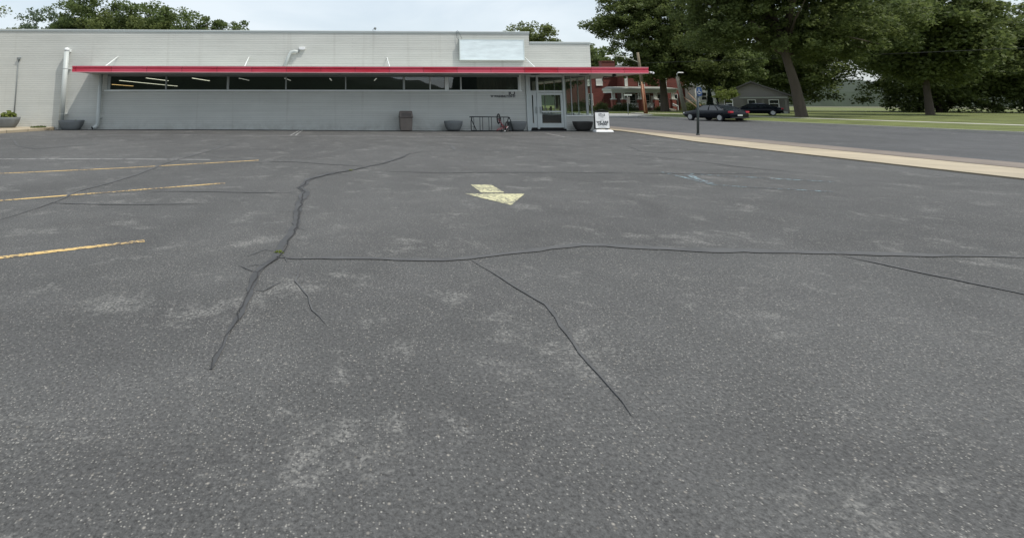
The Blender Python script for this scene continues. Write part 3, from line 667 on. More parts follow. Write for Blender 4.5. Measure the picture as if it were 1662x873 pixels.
# ------------------------------------------------------------------ lights inside, curtain, frond ornament
tl = None
tubes = [(-14.02, 6, 0, .0), (-10.91, 6, 0, 0), (-7.74, 6, 0, 0), (-4.63, 6, 0, 0), (-1.54, 6, 0, 0), (1.69, 6, 0, 0)]
names = ['second lit ceiling tube in the leftmost window bay, upper right one', 'lit ceiling tube showing in the second window bay from the left', 'lit ceiling tube at the left of the third window bay', 'short lit ceiling tube at the left edge of the fourth window bay',
         'short lit ceiling tube in the right half of the fourth window bay', 'short lit ceiling tube in the fifth window bay, slanting the other way']
def ctube(x, y0, y1, z, m, label):
    t = thing('ceiling_light', label, 'ceiling light', (x, y0, z), 0, 'lit ceiling tubes inside the store')
    g = MB(); g.box(-.035, .035, 0, y1 - y0, 0, .04); g.build('housing', M['inner'], t)
    g = MB(); g.box(-.03, .03, .02, y1 - y0 - .02, -.03, -.001); g.build('tube', m, t)
for (x, y, _, _), lb in zip(tubes, names): ctube(x, y, y + (4.2 if x < -9 else 3.4), 3.27, M['tube'] if x < -9 else M['tubedim'], lb)
ctube(-17.14, 9, 21.5, 3.23, M['tube'], 'long lit row of ceiling tubes across the leftmost window bay')
ctube(-19.31, 12.5, 16.5, 3.07, M['tubewarm'], 'orange lit ceiling tube low in the leftmost window bay')
cu = MB(); V = []; xs = [7.3 + i * .05 for i in range(int(2.35 / .05) + 1)]
for i, x in enumerate(xs): V += [(x, .45 + .035 * math.sin(i * 1.3), 2.0), (x, .45 + .035 * math.sin(i * 1.3 + .4), 3.17), (x, .47 + .035 * math.sin(i * 1.3 + .4), 3.17), (x, .47 + .035 * math.sin(i * 1.3), 2.0)]
F = []
for i in range(len(xs) - 1):
    for k in range(4): F.append((4 * i + k, 4 * i + (k + 1) % 4, 4 * i + 4 + (k + 1) % 4, 4 * i + 4 + k))
cu.add(V, F, True); tag(cu.build('curtain', M['curtain']), 'brown curtain hanging behind the rightmost pane of the long window', 'curtain')
g = MB(); rnd = random.Random(5)
for k in range(15):
    a = R(-85 + 170 * k / 14); Lh = .42 * rnd.uniform(.75, 1.1); p0 = Vector((9.22, .26, 2.32))
    pts = [p0 + Vector((math.sin(a) * Lh * t, .03 * math.sin(k), math.cos(a) * Lh * t - .06 * t * t)) for t in (0, .35, .7, 1)]
    g.tube(pts, [.008, .012, .009, .003], 5)
g.tube([(9.22, .26, 2.12), (9.22, .26, 2.34)], [.07, .05], 8)
tag(g.build('dried_plant', M['deadpalm']), 'pale spiky dried plant standing inside the right end of the long window', 'plant')
# counter and chair seen through the door
ct = thing('counter', 'pale topped counter standing inside behind the glass door', 'counter', (12.5, 2.8, .15))
g = MB(); g.box(-.9, 1.0, -.3, .3, .70, .76); g.build('top', M['whiteplastic'], ct)
g = MB(); g.box(-.8, .9, -.25, .25, 0, .70); g.build('base', M['bindark'], ct)
ds = thing('display_rack', 'small dark display rack of goods standing on the counter', 'display', (12.3, 2.85, .91))
g = MB(); g.box(-.3, .3, -.12, .12, 0, .02); g.box(-.3, -.27, -.12, .12, .02, .45); g.box(.27, .3, -.12, .12, .02, .45); g.box(-.27, .27, -.12, .12, .2, .22); g.build('rack', M['black'], ds)
for k in range(5):
    g = MB(); g.lathe([(.03, 0), (.035, .1), (.015, .14)], (-.22 + .11 * k, 0, .02 if k % 2 else .22), 8, capt=True); g.build('jar', M['deadpalm'], ds)
tb = thing('cafe_table', 'small pale table by the shop window left of the sandwich board', 'table', (13.25, 1.1, .15))
g = MB(); g.box(-.3, .3, -.3, .3, .80, .84); g.build('top', M['whiteplastic'], tb)
g = MB(); g.tube([(0, 0, 0), (0, 0, .8)], .03, 8); g.lathe([(.22, 0), (.2, .03)], (0, 0, 0), 16, capt=True); g.build('leg', M['black'], tb)

# ------------------------------------------------------------------ sign box on the wall
sg = thing('sign_box', 'blank faded pale blue sign box mounted high on the grey wall', 'sign', (8.08, 0, 4.615))
g = MB(); g.box(-1.88, 1.88, -.20, -.002, -.60, .60); g.build('case', M['signside'], sg)
g = MB()
g.box(-1.9, 1.9, -.225, -.201, .57, .62); g.box(-1.9, 1.9, -.225, -.201, -.62, -.57); g.box(-1.9, -1.85, -.225, -.201, -.57, .57); g.box(1.85, 1.9, -.225, -.201, -.57, .57); g.build('frame', M['signframe'], sg)
g = MB(); g.box(-1.85, 1.85, -.213, -.2005, -.57, .57); g.build('face', M['sign'], sg)
g = MB(); g.tube([(-1.9, -.1, .55), (-2.0, -.06, .7), (-2.02, -.05, 1.05), (-1.95, -.06, 1.14), (-1.85, -.05, 1.0), (-1.7, -.08, .64)], .012, 6); g.build('cable', M['greyframe2'], sg)

wp = thing('wall_light', 'small white box light on the grey wall above the bent pipe', 'light', (-2.87, 0, 4.66))
g = MB(); g.box(-.17, .17, -.14, -.002, -.05, .08); g.build('housing', M['whiteplastic'], wp, .01)
g = MB(); g.box(-.13, .13, -.13, -.02, -.075, -.051); g.build('lens', M['paper'], wp)
fl = thing('roof_floodlight', 'small grey floodlight on a bent arm on the roof edge', 'light', (1.2, .1, 5.71))
g = MB(); g.tube([(0, 0, 0), (0, -.02, .07), (.05, -.08, .13), (.1, -.12, .14)], .014, 6); g.build('arm', M['greyframe2'], fl)
g = MB(); g.lathe([(.03, 0), (.07, .05), (.075, .13), (.04, .15)], (.13, -.14, .05), 12, capt=True); g.build('head', M['greyframe2'], fl)

# ------------------------------------------------------------------ planters
def leaf_cloud(n, fn, size, rnd, up=.4, aspect=.6):
    """n leaf quads at positions fn() ; returns (verts, faces) arrays"""
    P = fn(n); k = len(P)
    nrm = rnd.normal(size=(k, 3)); nrm[:, 2] = np.abs(nrm[:, 2]) + up; nrm /= np.linalg.norm(nrm, axis=1)[:, None]
    a = rnd.normal(size=(k, 3)); u = np.cross(nrm, a); u /= np.linalg.norm(u, axis=1)[:, None]; v = np.cross(nrm, u)
    s = size * rnd.uniform(.6, 1.4, size=(k, 1)); u *= s; v *= s * aspect
    bend = nrm * s * .18
    V = np.stack([P - u, P - v - bend, P + u, P + v - bend], 1).reshape(-1, 3)
    return V, k
def quads_mesh(name, V, k, mats):
    me = bpy.data.meshes.new(name); me.vertices.add(4 * k); me.loops.add(4 * k); me.polygons.add(k)
    me.vertices.foreach_set('co', V.astype(np.float32).ravel()); me.loops.foreach_set('vertex_index', np.arange(4 * k, dtype=np.int32))
    me.polygons.foreach_set('loop_start', np.arange(0, 4 * k, 4, dtype=np.int32)); me.polygons.foreach_set('loop_total', np.full(k, 4, np.int32))
    me.materials.append(mats); me.update(calc_edges=True); me.validate(); return me
def addmesh(name, me, parent=None):
    o = bpy.data.objects.new(name, me); COL.objects.link(o); o.parent = parent; return o

def planter(x, y, z, half, hgt, power, m, label, sy=1.0):
    p = thing('planter', label, 'planter', (x, y, z), 0, 'planters along the store front')
    g = MB(); q = [(half * .62, 0), (half * .76, hgt * .18), (half * .90, hgt * .50), (half * .97, hgt * .78), (half, hgt), (half * .93, hgt), (half * .90, hgt * .86)]
    g.lathe(q, (0, 0, 0), 40, 1, sy, power); g.build('bowl', m, p)
    g = MB(); g.lathe([(half * .905, hgt * .855), (.01, hgt * .88)], (0, 0, 0), 40, 1, sy, power, capb=False); g.build('soil', M['soil'], p)
    return p
planter(-18.43, -.95, .26, .60, .56, 3.2, M['planter'], 'grey bowl planter with a leafy green plant on the raised concrete at far left', .6)
planter(-15.23, -.62, .115, .63, .52, 3.6, M['planter'], 'grey planter under the tall white wall pipe, half in sunlight', .55)
planter(5.66, -.62, .045, .52, .53, 2.3, M['planter'], 'round grey bowl planter between the bin and the bike rack', .8)
planter(9.28, -.50, .03, .52, .50, 4.0, M['planter'], 'grey planter behind the right end of the bike rack', .6)
planter(13.02, -.55, .03, .55, .50, 2.6, M['planterdark'], 'nearly black planter between the door and the sandwich board', .7)
def rosette(name, label, cat, loc, n, rad, hgt, size, m, seed, kind=None):
    rnd = np.random.default_rng(seed)
    def fn(k):
        a = rnd.uniform(0, 2 * np.pi, k); r = rad * rnd.uniform(0, 1, k) ** .6; z = hgt * (rnd.uniform(0, 1, k)) * (1 - .5 * r / rad)
        return np.stack([r * np.cos(a), r * np.sin(a) * .8, z], 1)
    V, k = leaf_cloud(n, fn, size, rnd, .2)
    t = thing(name, label, cat, loc)
    addmesh('foliage', quads_mesh('foliage', V, k, m), t)
    g = MB()
    r2 = random.Random(seed)
    for _ in range(7):
        a = r2.uniform(0, 6.28); g.tube([(0, 0, -.03), (rad * .3 * math.cos(a), rad * .3 * math.sin(a), hgt * .4), (rad * .7 * math.cos(a), rad * .6 * math.sin(a), hgt * .75)], [.012, .008, .004], 5)
    g.build('stem', m, t); return t
rosette('leafy_plant', 'bright green leafy plant growing in the leftmost planter', 'plant', (-18.38, -.95, .76), 260, .38, .42, .085, M['leafD'], 2)
rosette('seedling', 'tiny green sprout in the planter under the wall pipe', 'plant', (-15.02, -.62, .57), 14, .06, .13, .03, M['leafE'], 9)
rosette('weed_clump', 'dark green weeds at the end of the concrete apron beside a planter', 'weeds', (-16.75, -1.0, .26), 160, .36, .10, .06, M['leafB'], 3)
rosette('dry_weed', 'dry orange brown weeds against the left foot of the second planter', 'weeds', (-16.05, -1.15, .11), 90, .22, .10, .045, M['wood'], 13)
rosette('weed_tuft', 'small yellow green weed in the long crack nearest the camera', 'weeds', (-.755, -23.45, .0), 34, .045, .035, .014, M['leafD'], 4)
rosette('weed_tuft', 'tiny weed in the crack where it meets the far cross crack', 'weeds', (-.02, -16.95, .0), 26, .05, .03, .016, M['leafD'], 6)

# ------------------------------------------------------------------ litter bin
bn = thing('trash_can', 'square brown trash can with hinged flap lid against the grey wall', 'trash can', (3.0, -.62, .065))
g = MB()
for z0, z1, a, b in ((0, .70, .315, .345),):
    g.add([(-a, -a, z0), (a, -a, z0), (a, a, z0), (-a, a, z0), (-b, -b, z1), (b, -b, z1), (b, b, z1), (-b, b, z1)], [(0, 3, 2, 1), (4, 5, 6, 7), (0, 1, 5, 4), (1, 2, 6, 5), (2, 3, 7, 6), (3, 0, 4, 7)])
g.build('body', M['bin'], bn, .012)
g = MB(); g.box(-.37, .37, -.37, .37, .70, .745); g.build('rim', M['bindark'], bn, .006)
g = MB(); g.add([(-.37, -.37, .746), (.37, -.37, .746), (.37, .37, .746), (-.37, .37, .746), (-.34, -.30, .98), (.34, -.30, .98), (.34, .30, .98), (-.34, .30, .98), (-.33, -.15, 1.06), (.33, -.15, 1.06), (.33, .15, 1.06), (-.33, .15, 1.06)],
      [(0, 3, 2, 1), (0, 1, 5, 4), (1, 2, 6, 5), (2, 3, 7, 6), (3, 0, 4, 7), (4, 5, 9, 8), (5, 6, 10, 9), (6, 7, 11, 10), (7, 4, 8, 11), (8, 9, 10, 11)])
g.build('hood', M['bin'], bn, .01)
g = MB(); g.add([(-.28, -.372, .78), (.28, -.372, .78), (.27, -.325, .955), (-.27, -.325, .955), (-.28, -.355, .78), (.28, -.355, .78), (.27, -.31, .955), (-.27, -.31, .955)], [(0, 1, 2, 3), (4, 7, 6, 5), (0, 4, 5, 1), (1, 5, 6, 2), (2, 6, 7, 3), (3, 7, 4, 0)])
g.build('flap', M['bindark'], bn)

# ------------------------------------------------------------------ bike rack and small bicycle
rk = thing('bike_rack', 'dark metal bike rack with upright bars against the grey wall', 'bike rack', (7.72, -.85, .035))
g = MB(); g.tube([(-1.20, 0, .76), (-1.05, 0, .775), (.98, 0, .75), (1.07, 0, .72)], .026, 8); g.build('top_rail', M['rack'], rk)
for x in (-.96, -.62, -.47, -.12, .03, .55, .72):
    g = MB(); g.tube([(x, .0, .02), (x, 0, .76)], .017, 7); g.build('upright', M['rack'], rk)
for s, x in ((1, -1.06), (-1, 1.0)):
    g = MB(); g.tube([(x, -.02, .74), (x + .05 * s * -1, -.12, .6), (x + .16 * (1 if s > 0 else .9), -.28, .05), (x + .1, -.1, .02), (x + .0, .22, .02), (x, .25, .5), (x, .05, .74)], .026, 8); g.build('end_loop', M['rack'], rk)
g = MB(); g.add([(.82, -.05, .5), (1.06, -.05, .5), (1.20, -.22, .03), (1.0, -.22, .03), (.82, -.03, .5), (1.06, -.03, .5), (1.20, -.20, .03), (1.0, -.20, .03)], [(0, 3, 2, 1), (4, 5, 6, 7), (0, 1, 5, 4), (1, 2, 6, 5), (2, 3, 7, 6), (3, 0, 4, 7)]); g.build('end_panel', M['rack'], rk)
g = MB(); g.tube([(-1.0, 0, .025), (.95, 0, .02)], .018, 7); g.build('base_rail', M['rack'], rk)
bk = thing('bicycle', 'small dark red bicycle tipped up with its front wheel hooked on the rack', 'bicycle', (8.3, -1.2, .02))
def wheel(c, rad, yaw, tilt, parent):
    Mx = Matrix.Translation(c) @ Euler((0, R(tilt), R(yaw))).to_matrix().to_4x4()
    def ring(r, t, n=28, m=8):
        g = MB(); pts = [Mx @ Vector((r * math.cos(a), 0, r * math.sin(a))) for a in [2 * math.pi * k / n for k in range(n + 1)]]; g.tube(pts, t, m, cap=False); return g
    wdo = ring(rad - .02, .034).build('wheel', M['rubber'], parent)
    g = ring(rad - .055, .010, 28, 5)
    for k in range(12):
        a = 2 * math.pi * k / 12; g.tube([Mx @ Vector((0, .0, 0)), Mx @ Vector(((rad - .055) * math.cos(a), 0, (rad - .055) * math.sin(a)))], .0025, 4, False)
    g.tube([Mx @ Vector((0, -.05, 0)), Mx @ Vector((0, .05, 0))], .02, 8); g.build('rim', M['rimdark'], wdo)
wheel(Vector((-.17, .30, .68)), .275, 58, 0, bk); wheel(Vector((.20, -.02, .27)), .27, 52, 8, bk)
g = MB()
A = Vector((-.17, .30, .68)); Bq = Vector((.20, -.02, .27)); Hd = Vector((-.05, .14, .38)); BB = Vector((.12, -.12, .18)); St = Vector((-.05, -.28, .25))
for s in (-.05, .05):
    g.tube([A + Vector((s, s, 0)), Hd + Vector((s, s, .02)), Hd], .014, 6); g.tube([Bq + Vector((s, s, 0)), BB], .012, 6); g.tube([Bq + Vector((s, s, 0)), St], .011, 6)
g.tube([Hd, BB], .02, 8); g.tube([Hd + Vector((0, 0, -.06)), St], .018, 8); g.tube([BB, St, St + Vector((-.05, -.12, .04))], .016, 8); g.tube([Hd + Vector((-.03, 0, .06)), Hd + Vector((.03, 0, -.12))], .024, 8)
g.build('frame', M['red'], bk)
g = MB(); g.tube([(.0, .1, .24), (-.1, .0, .14), (-.3, -.1, .10), (-.42, -.12, .06)], .014, 6); g.tube([(0, .1, .24), (.1, .15, .1), (.05, .2, .05)], .014, 6); g.tube([(-.42, -.12, .06), (-.30, -.12, .17), (-.15, -.1, .2)], .013, 6); g.build('handlebar', M['red'], bk)
g = MB(); g.add([(-.14, -.44, .30), (-.02, -.44, .30), (-.05, -.2, .31), (-.11, -.2, .31), (-.14, -.44, .26), (-.02, -.44, .26), (-.05, -.2, .28), (-.11, -.2, .28)], [(0, 1, 2, 3), (4, 7, 6, 5), (0, 4, 5, 1), (1, 5, 6, 2), (2, 6, 7, 3), (3, 7, 4, 0)]); g.build('saddle', M['rubber'], bk, .01)
g = MB(); g.tube([BB + Vector((-.09, -.02, -.1)), BB + Vector((.0, -.05, 0)), BB + Vector((.1, -.04, .1))], .01, 6); g.box(-.03, .06, -.22, -.15, .03, .06); g.build('pedal', M['whiteplastic'], bk)

# ------------------------------------------------------------------ sandwich board
sb = thing('sandwich_board', 'white sidewalk sign reading WE ARE OPEN in a black frame on a white base', 'sign', (13.64, -1.50, .004), R(3))
g = MB()
g.box(-.42, .42, -.05, .05, .16, 1.06, 0); g.build('panel', M['black'], sb, .01)
g = MB(); g.box(-.40, .40, -.03, .03, 1.061, 1.13); g.tube([(-.22, 0, 1.12), (-.15, 0, 1.2), (.15, 0, 1.2), (.22, 0, 1.12)], .018, 6); g.build('frame_top', M['black'], sb)
g = MB(); g.box(-.385, .40, -.058, -.051, .20, 1.045); post = g.build('poster', M['paper'], sb)
letters('WE ARE', .155, .01, .475, -.062, 1.12, post, M['letters'], 'lettering', 1.1, .003, .006)
letters('OPEN!', .155, .01, .355, -.062, 1.12, post, M['letters'], 'lettering', 1.1, .003, .006)
g = MB(); rnd = random.Random(11)
def stroke(pts, r=.006): g.tube([(x, -.062, z) for x, z in pts], r, 5)
for k in range(5):                                               # hand-lettered word at the top of the poster
    cx = -.15 + .075 * k; stroke([(cx + .035 * math.cos(t) * (1 + .2 * math.sin(k)), .93 + .045 * math.sin(t) - .012 * abs(k - 2)) for t in [R(40 + 36 * j) for j in range(9)]], .0065)
stroke([(-.21, .96), (-.12, 1.0), (-.02, .99)], .006); stroke([(.12, .94), (.14, 1.02), (.15, .88)], .006); stroke([(-.12, .85), (-.05, .82), (.05, .82), (.14, .86)], .005); stroke([(0, .80), (.03, .785), (.06, .80)], .005)
for z, n, wd in ((.745, 14, .22), (.655, 9, .10), (.605, 9, .10), (.275, 11, .17), (.235, 14, .25)):
    for j in range(n):
        x = -wd + 2 * wd * j / n; stroke([(x, z + rnd.uniform(-.004, .004)), (x + 2 * wd / n * .6, z + rnd.uniform(-.006, .006))], .0038)
g.build('small_print', M['letters'], post)['kind'] = 'stuff'
g = MB()
g.add([(-.46, -.22, 0), (.58, -.22, 0), (.58, .22, 0), (-.46, .22, 0), (-.40, -.15, .13), (.50, -.15, .11), (.50, .15, .11), (-.40, .15, .13)], [(0, 3, 2, 1), (4, 5, 6, 7), (0, 1, 5, 4), (1, 2, 6, 5), (2, 3, 7, 6), (3, 0, 4, 7)])
g.build('base', M['whiteplastic'], sb, .03)
for x in (-.28, .26):
    g = MB(); g.box(x - .06, x + .06, -.04, .04, .12, .165); g.build('foot', M['black'], sb)

# ------------------------------------------------------------------ blue parking sign on post
pk = thing('parking_sign', 'small blue and white sign on a leaning dark post at the sidewalk edge', 'sign', (16.55, -5.0, .045))
g = MB(); g.tube([(0, 0, 0), (.17, 0, 2.12)], .055, 8); g.tube([(0, 0, 0), (0.004, 0, .06)], .08, 8); g.build('post', M['postgreen'], pk)
g = MB(); V = []
n = 20; poly = []
for k in range(n):
    t = 2 * math.pi * k / n; poly.append((.19 + .14 * (abs(math.cos(t)) ** .6) * math.copysign(1, math.cos(t)), 2.06 + .22 * (abs(math.sin(t)) ** .7) * math.copysign(1, math.sin(t))))
g.prism(poly, 'y', -.075, -.058); plate = g.build('plate', M['blue'], pk)
g = MB()
g.tube([(.17, -.08, 2.2), (.17, -.08, 2.19)], .025, 8); g.tube([(.17, -.08, 2.16), (.18, -.08, 2.05), (.25, -.08, 2.05), (.28, -.08, 1.97)], .013, 6)
g.tube([(.19 + .07 * math.cos(t) - .02, -.08, 2.02 + .07 * math.sin(t)) for t in [R(120 + 25 * k) for k in range(9)]], .012, 6)
g.build('wheelchair_symbol', M['lampgrey'], plate)

# ------------------------------------------------------------------ utility poles, lamp, guys, street sign
up = thing('utility_pole', 'tall wooden utility pole with long street lamp arm, rusty red lower half', 'utility pole', (42.25, 43, -.0))
g = MB(); g.tube([(0, 0, 0), (-.27, 0, 4.3)], [.27, .23], 12); g.build('lower_pole', M['woodred'], up)
g = MB(); g.tube([(-.27, 0, 4.3), (-.6, 0, 8.9)], [.23, .17], 12); g.build('upper_pole', M['wood'], up)
g = MB(); g.tube([(-.25, -.25, .3), (-.45, -.25, 4.6)], .05, 6); g.build('conduit', M['orange'], up)
g = MB(); g.tube([(-.5, -.05, 7.4), (-2.2, 0, 8.15), (-3.4, 0, 8.35), (-4.6, 0, 8.35)], .055, 8); g.build('lamp_arm', M['lampgrey'], up)
g = MB(); g.add([(-4.5, -.16, 8.30), (-4.5, .16, 8.30), (-5.5, .2, 8.26), (-5.5, -.2, 8.26), (-4.5, -.12, 8.46), (-4.5, .12, 8.46), (-5.4, .14, 8.42), (-5.4, -.14, 8.42)], [(0, 3, 2, 1), (4, 5, 6, 7), (0, 1, 5, 4), (1, 2, 6, 5), (2, 3, 7, 6), (3, 0, 4, 7)]); g.build('lamp_head', M['whiteplastic'], up, .03)
u2 = thing('utility_pole', 'grey wooden pole leaning left beside the big tree, lamp near its top', 'utility pole', (43.4, 36, 0))
g = MB(); g.tube([(0, 0, 0), (-.72, 0, 5.0)], [.28, .19], 12); g.build('pole', M['greywood'], u2)
g = MB(); g.tube([(-.7, 0, 4.8), (-.75, 0, 5.4), (-.4, 0, 5.55)], .04, 6); g.build('lamp_arm', M['lampgrey'], u2)
g = MB(); g.add([(-.6, -.1, 5.5), (.15, -.12, 5.5), (.15, .12, 5.5), (-.6, .1, 5.5), (-.5, -.06, 5.64), (.05, -.06, 5.62), (.05, .06, 5.62), (-.5, .06, 5.64)], [(0, 3, 2, 1), (4, 5, 6, 7), (0, 1, 5, 4), (1, 2, 6, 5), (2, 3, 7, 6), (3, 0, 4, 7)]); g.build('lamp_head', M['whiteplastic'], u2)
for i, (a, b, lb) in enumerate((((-.2, 0, 2.45), (1.25, -2, .3), 'lower pale guy wire guard running from the grey pole towards the car'), ((.55, 0, 2.9), (1.75, -2, .2), 'upper pale guy wire guard crossing the other behind the car'))):
    g = MB(); g.tube([(43.4 + a[0], 36 + a[1], a[2]), (43.4 + b[0], 36 + b[1], b[2])], .045, 6)
    tag(g.build('guy_guard', M['orange']), lb, 'guy guard')
st = thing('street_sign', 'small street sign on a thin post in front of the brick house', 'sign', (38.0, 40, -.03))
g = MB(); g.tube([(0, 0, 0), (.05, 0, 2.8)], .05, 6); g.build('post', M['greyframe2'], st)
g = MB(); g.box(-.12, .34, -.07, -.05, 1.55, 2.45); g.build('plate', M['greysiding'], st)
g = MB(); g.box(-.45, .65, -.07, -.05, 2.62, 2.82); g.build('name_plate', M['lampgrey'], st)
g = MB(); g.tube([(40.9 + k * 9, 43 - k * 8, 7.3 - .25 * math.sin(math.pi * k / 5)) for k in range(6)], .02, 5); tag(g.build('overhead_wire', M['black']), 'single overhead wire leading right from the tall utility pole', 'wire')

# ------------------------------------------------------------------ red brick house
H = thing('brick_house', 'two storey red brick house with a columned white porch', 'house', (0, 0, .12))
g = MB(); g.box(47.6, 54.5, 73.5, 84, 0, 7.9); g.box(54.5, 70.6, 71, 86, 0, 8.1); g.build('wall', M['redbrick'], H)
g = MB(); g.add([(54.0, 70.5, 8.1), (71.1, 70.5, 8.1), (71.1, 86.5, 8.1), (54.0, 86.5, 8.1), (60, 78.5, 10.2), (65, 78.5, 10.2)], [(0, 1, 5, 4), (1, 2, 5), (2, 3, 4, 5), (3, 0, 4), (0, 3, 2, 1)])
g.add([(47.2, 73.0, 7.9), (54.5, 73.0, 7.9), (54.5, 84.5, 7.9), (47.2, 84.5, 7.9), (50, 78, 8.8), (54.5, 78, 8.8)], [(0, 1, 5, 4), (2, 3, 4, 5), (3, 0, 4), (0, 3, 2, 1)])
rf = g.build('roof', M['shingle'], H)
g = MB(); g.box(52.3, 55.1, 75, 76.2, 8.6, 10.1); g.box(52.2, 55.2, 74.9, 76.3, 10.1, 10.25); g.build('chimney', M['redbrick'], rf)
def house_window(x0, x1, z0, z1, y, parent=None, bars=True):
    g = MB(); f = .10
    g.box(x0, x1, y - .08, y, z1 - f, z1); g.box(x0, x1, y - .12, y, z0, z0 + f); g.box(x0, x0 + f, y - .08, y, z0 + f, z1 - f); g.box(x1 - f, x1, y - .08, y, z0 + f, z1 - f)
    if bars: g.box(x0 + f, x1 - f, y - .07, y - .01, (z0 + z1) / 2 - .04, (z0 + z1) / 2 + .04)
    wd = g.build('window', M['housewhite'], parent)
    return wd, (x0 + f, x1 - f, y - .03, y - .015, z0 + f, z1 - f)
for (x0, x1, z0, z1, y, blind) in ((48.0, 49.0, 4.9, 7.0, 73.49, 1), (50.1, 51.5, 5.0, 7.1, 73.49, 1), (54.75, 55.35, 4.8, 7.3, 70.99, 1), (48.4, 49.3, 1.0, 3.4, 73.49, 0), (57.5, 58.8, 4.8, 6.9, 70.99, 0), (62, 63.3, 4.8, 6.9, 70.99, 0),
                            (67.3, 68.7, 4.8, 6.9, 70.99, 0), (67.3, 68.8, 1.0, 3.3, 70.99, 0), (64.3, 65.4, 1.0, 3.3, 70.99, 0), (56.95, 58.2, .6, 3.2, 70.99, 0)):
    wd, q = house_window(x0, x1, z0, z1, y, H); g = MB(); g.box(*q); g.build('pane', M['housewhite'] if blind else M['glass_dark'], wd)
g = MB(); g.box(59.9, 61.0, 70.9, 70.99, .6, 2.9); g.build('door', M['housewhite'], H)
for x0, x1 in ((54.6, 56.8), (61.2, 63.0), (58.3, 59.7)):  # extra dark panes that paint the shade on the porch back wall
    wd, q = house_window(x0, x1, .6, 3.3, 70.99, H); g = MB(); g.box(*q); g.build('pane', M['glass_dark'], wd)  # window added here only to hold the dark shade pane
g = MB(); g.box(50.2, 54.45, 70.92, 73.48, .0, .5); g.box(54.36, 54.46, 70.99, 73.4, .5, 3.4); g.build('side_porch_floor', M['porchdark'], H)
# porch
g = MB(); g.box(50.2, 63.0, 67.6, 70.9, 0, .50); g.build('porch_floor', M['porchdark'], H)
g = MB(); g.box(50.0, 63.2, 67.3, 70.98, 3.95, 4.25); g.box(50.2, 63.0, 67.5, 70.97, 3.45, 3.949); pr = g.build('porch_beam', M['housewhite'], H)
g = MB(); g.add([(49.9, 67.2, 4.251), (63.3, 67.2, 4.251), (63.3, 70.98, 4.251), (49.9, 70.98, 4.251), (51.0, 70.9, 4.75), (62.2, 70.9, 4.75)], [(0, 1, 5, 4), (1, 2, 5), (0, 4, 3), (2, 3, 4, 5), (0, 3, 2, 1)]); g.build('porch_roof', M['porchroof'], H)
for x in (50.6, 52.6, 55.8, 58.9, 62.4):
    g = MB(); g.box(x - .38, x + .38, 67.45, 68.2, 0, 2.15); g.build('brick_pier', M['pierbrick_lit'], H)
    g = MB(); g.box(x - .45, x + .45, 67.40, 68.26, 2.15, 2.32)
    for dx in (-.2, .2): g.lathe([(.17, 0), (.13, 1.13)], (x + dx, 67.82, 2.32), 10)
    g.build('column', M['housewhite'], H)
for a, b in ((50.98, 52.2), (52.98, 55.4), (56.2, 58.5)):
    g = MB(); g.box(a, b, 67.7, 67.8, 1.35, 1.47); g.box(a, b, 67.7, 67.8, .62, .72)
    n = int((b - a) / .17)
    for k in range(n): x = a + (k + .5) * (b - a) / n; g.box(x - .035, x + .035, 67.72, 67.78, .72, 1.35)
    g.build('porch_railing', M['housewhite'], H)
for x in (59.4, 62.0):
    g = MB(); g.prism([(67.5, .9), (67.5, 1.45), (65.9, .95), (65.9, .1), (66.02, .1), (66.02, .8)], 'x', x, x + .12); g.build('stair_railing', M['housewhite'], H)
g = MB()
for k in range(3): g.box(59.52, 62.0, 66.1 + .45 * k, 67.6, .15 * k, .15 * (k + 1))
g.build('steps', M['curb'], H)

# small grey house and white house at the right
h2 = thing('grey_bungalow', 'small grey gabled bungalow behind the black sedan', 'house', (60.2, 45.5, .1), R(-39))
g = MB(); g.prism([(-4.2, 0), (4.2, 0), (4.2, 2.6), (0, 4.5), (-4.2, 2.6)], 'y', 0, 7); g.build('wall', M['greysiding'], h2)
g = MB(); g.prism([(-4.7, 2.39), (0, 4.56), (4.7, 2.39), (4.7, 2.56), (0, 4.76), (-4.7, 2.56)], 'y', -.5, 7.4); g.build('roof', M['shingle'], h2)
g = MB(); g.box(-1.5, 4.0, -2.4, -.51, 2.2, 2.36); g.box(-1.4, 3.9, -2.3, -.02, 0, .3); g.build('porch_roof', M['porchroof'], h2)
for x in (-1.3, 1.2, 3.8):
    g = MB(); g.box(x - .1, x + .1, -2.3, -2.1, .3, 2.2); g.build('porch_post', M['greysiding'], h2)
for x0, x1 in ((-3.5, -2.4), (-.6, .4), (1.9, 3.1)):
    wd, q = house_window(x0, x1, .8, 2.0, -.001, h2); g = MB(); g.box(*q); g.build('pane', M['glass_dark'], wd)
h3 = thing('white_house', 'white gabled house far back between the trees', 'house', (71.5, 68, .1))
g = MB(); g.prism([(-4.5, 0), (4.5, 0), (4.5, 4.8), (0, 7.9), (-4.5, 4.8)], 'y', 0, 9); g.build('wall', M['housewhite'], h3)
g = MB(); g.prism([(-5, 4.7), (0, 8.1), (5, 4.7), (5, 4.9), (0, 8.35), (-5, 4.9)], 'y', -.4, 9.4); g.build('roof', M['porchroof'], h3)
for x0, z in ((-.6, 5.2), (-3.4, 2.0), (-.6, 2.0), (2.2, 2.0)):
    wd, q = house_window(x0, x0 + 1.2, z, z + 1.6, -.001, h3); g = MB(); g.box(*q); g.build('pane', M['glass_dark'], wd)

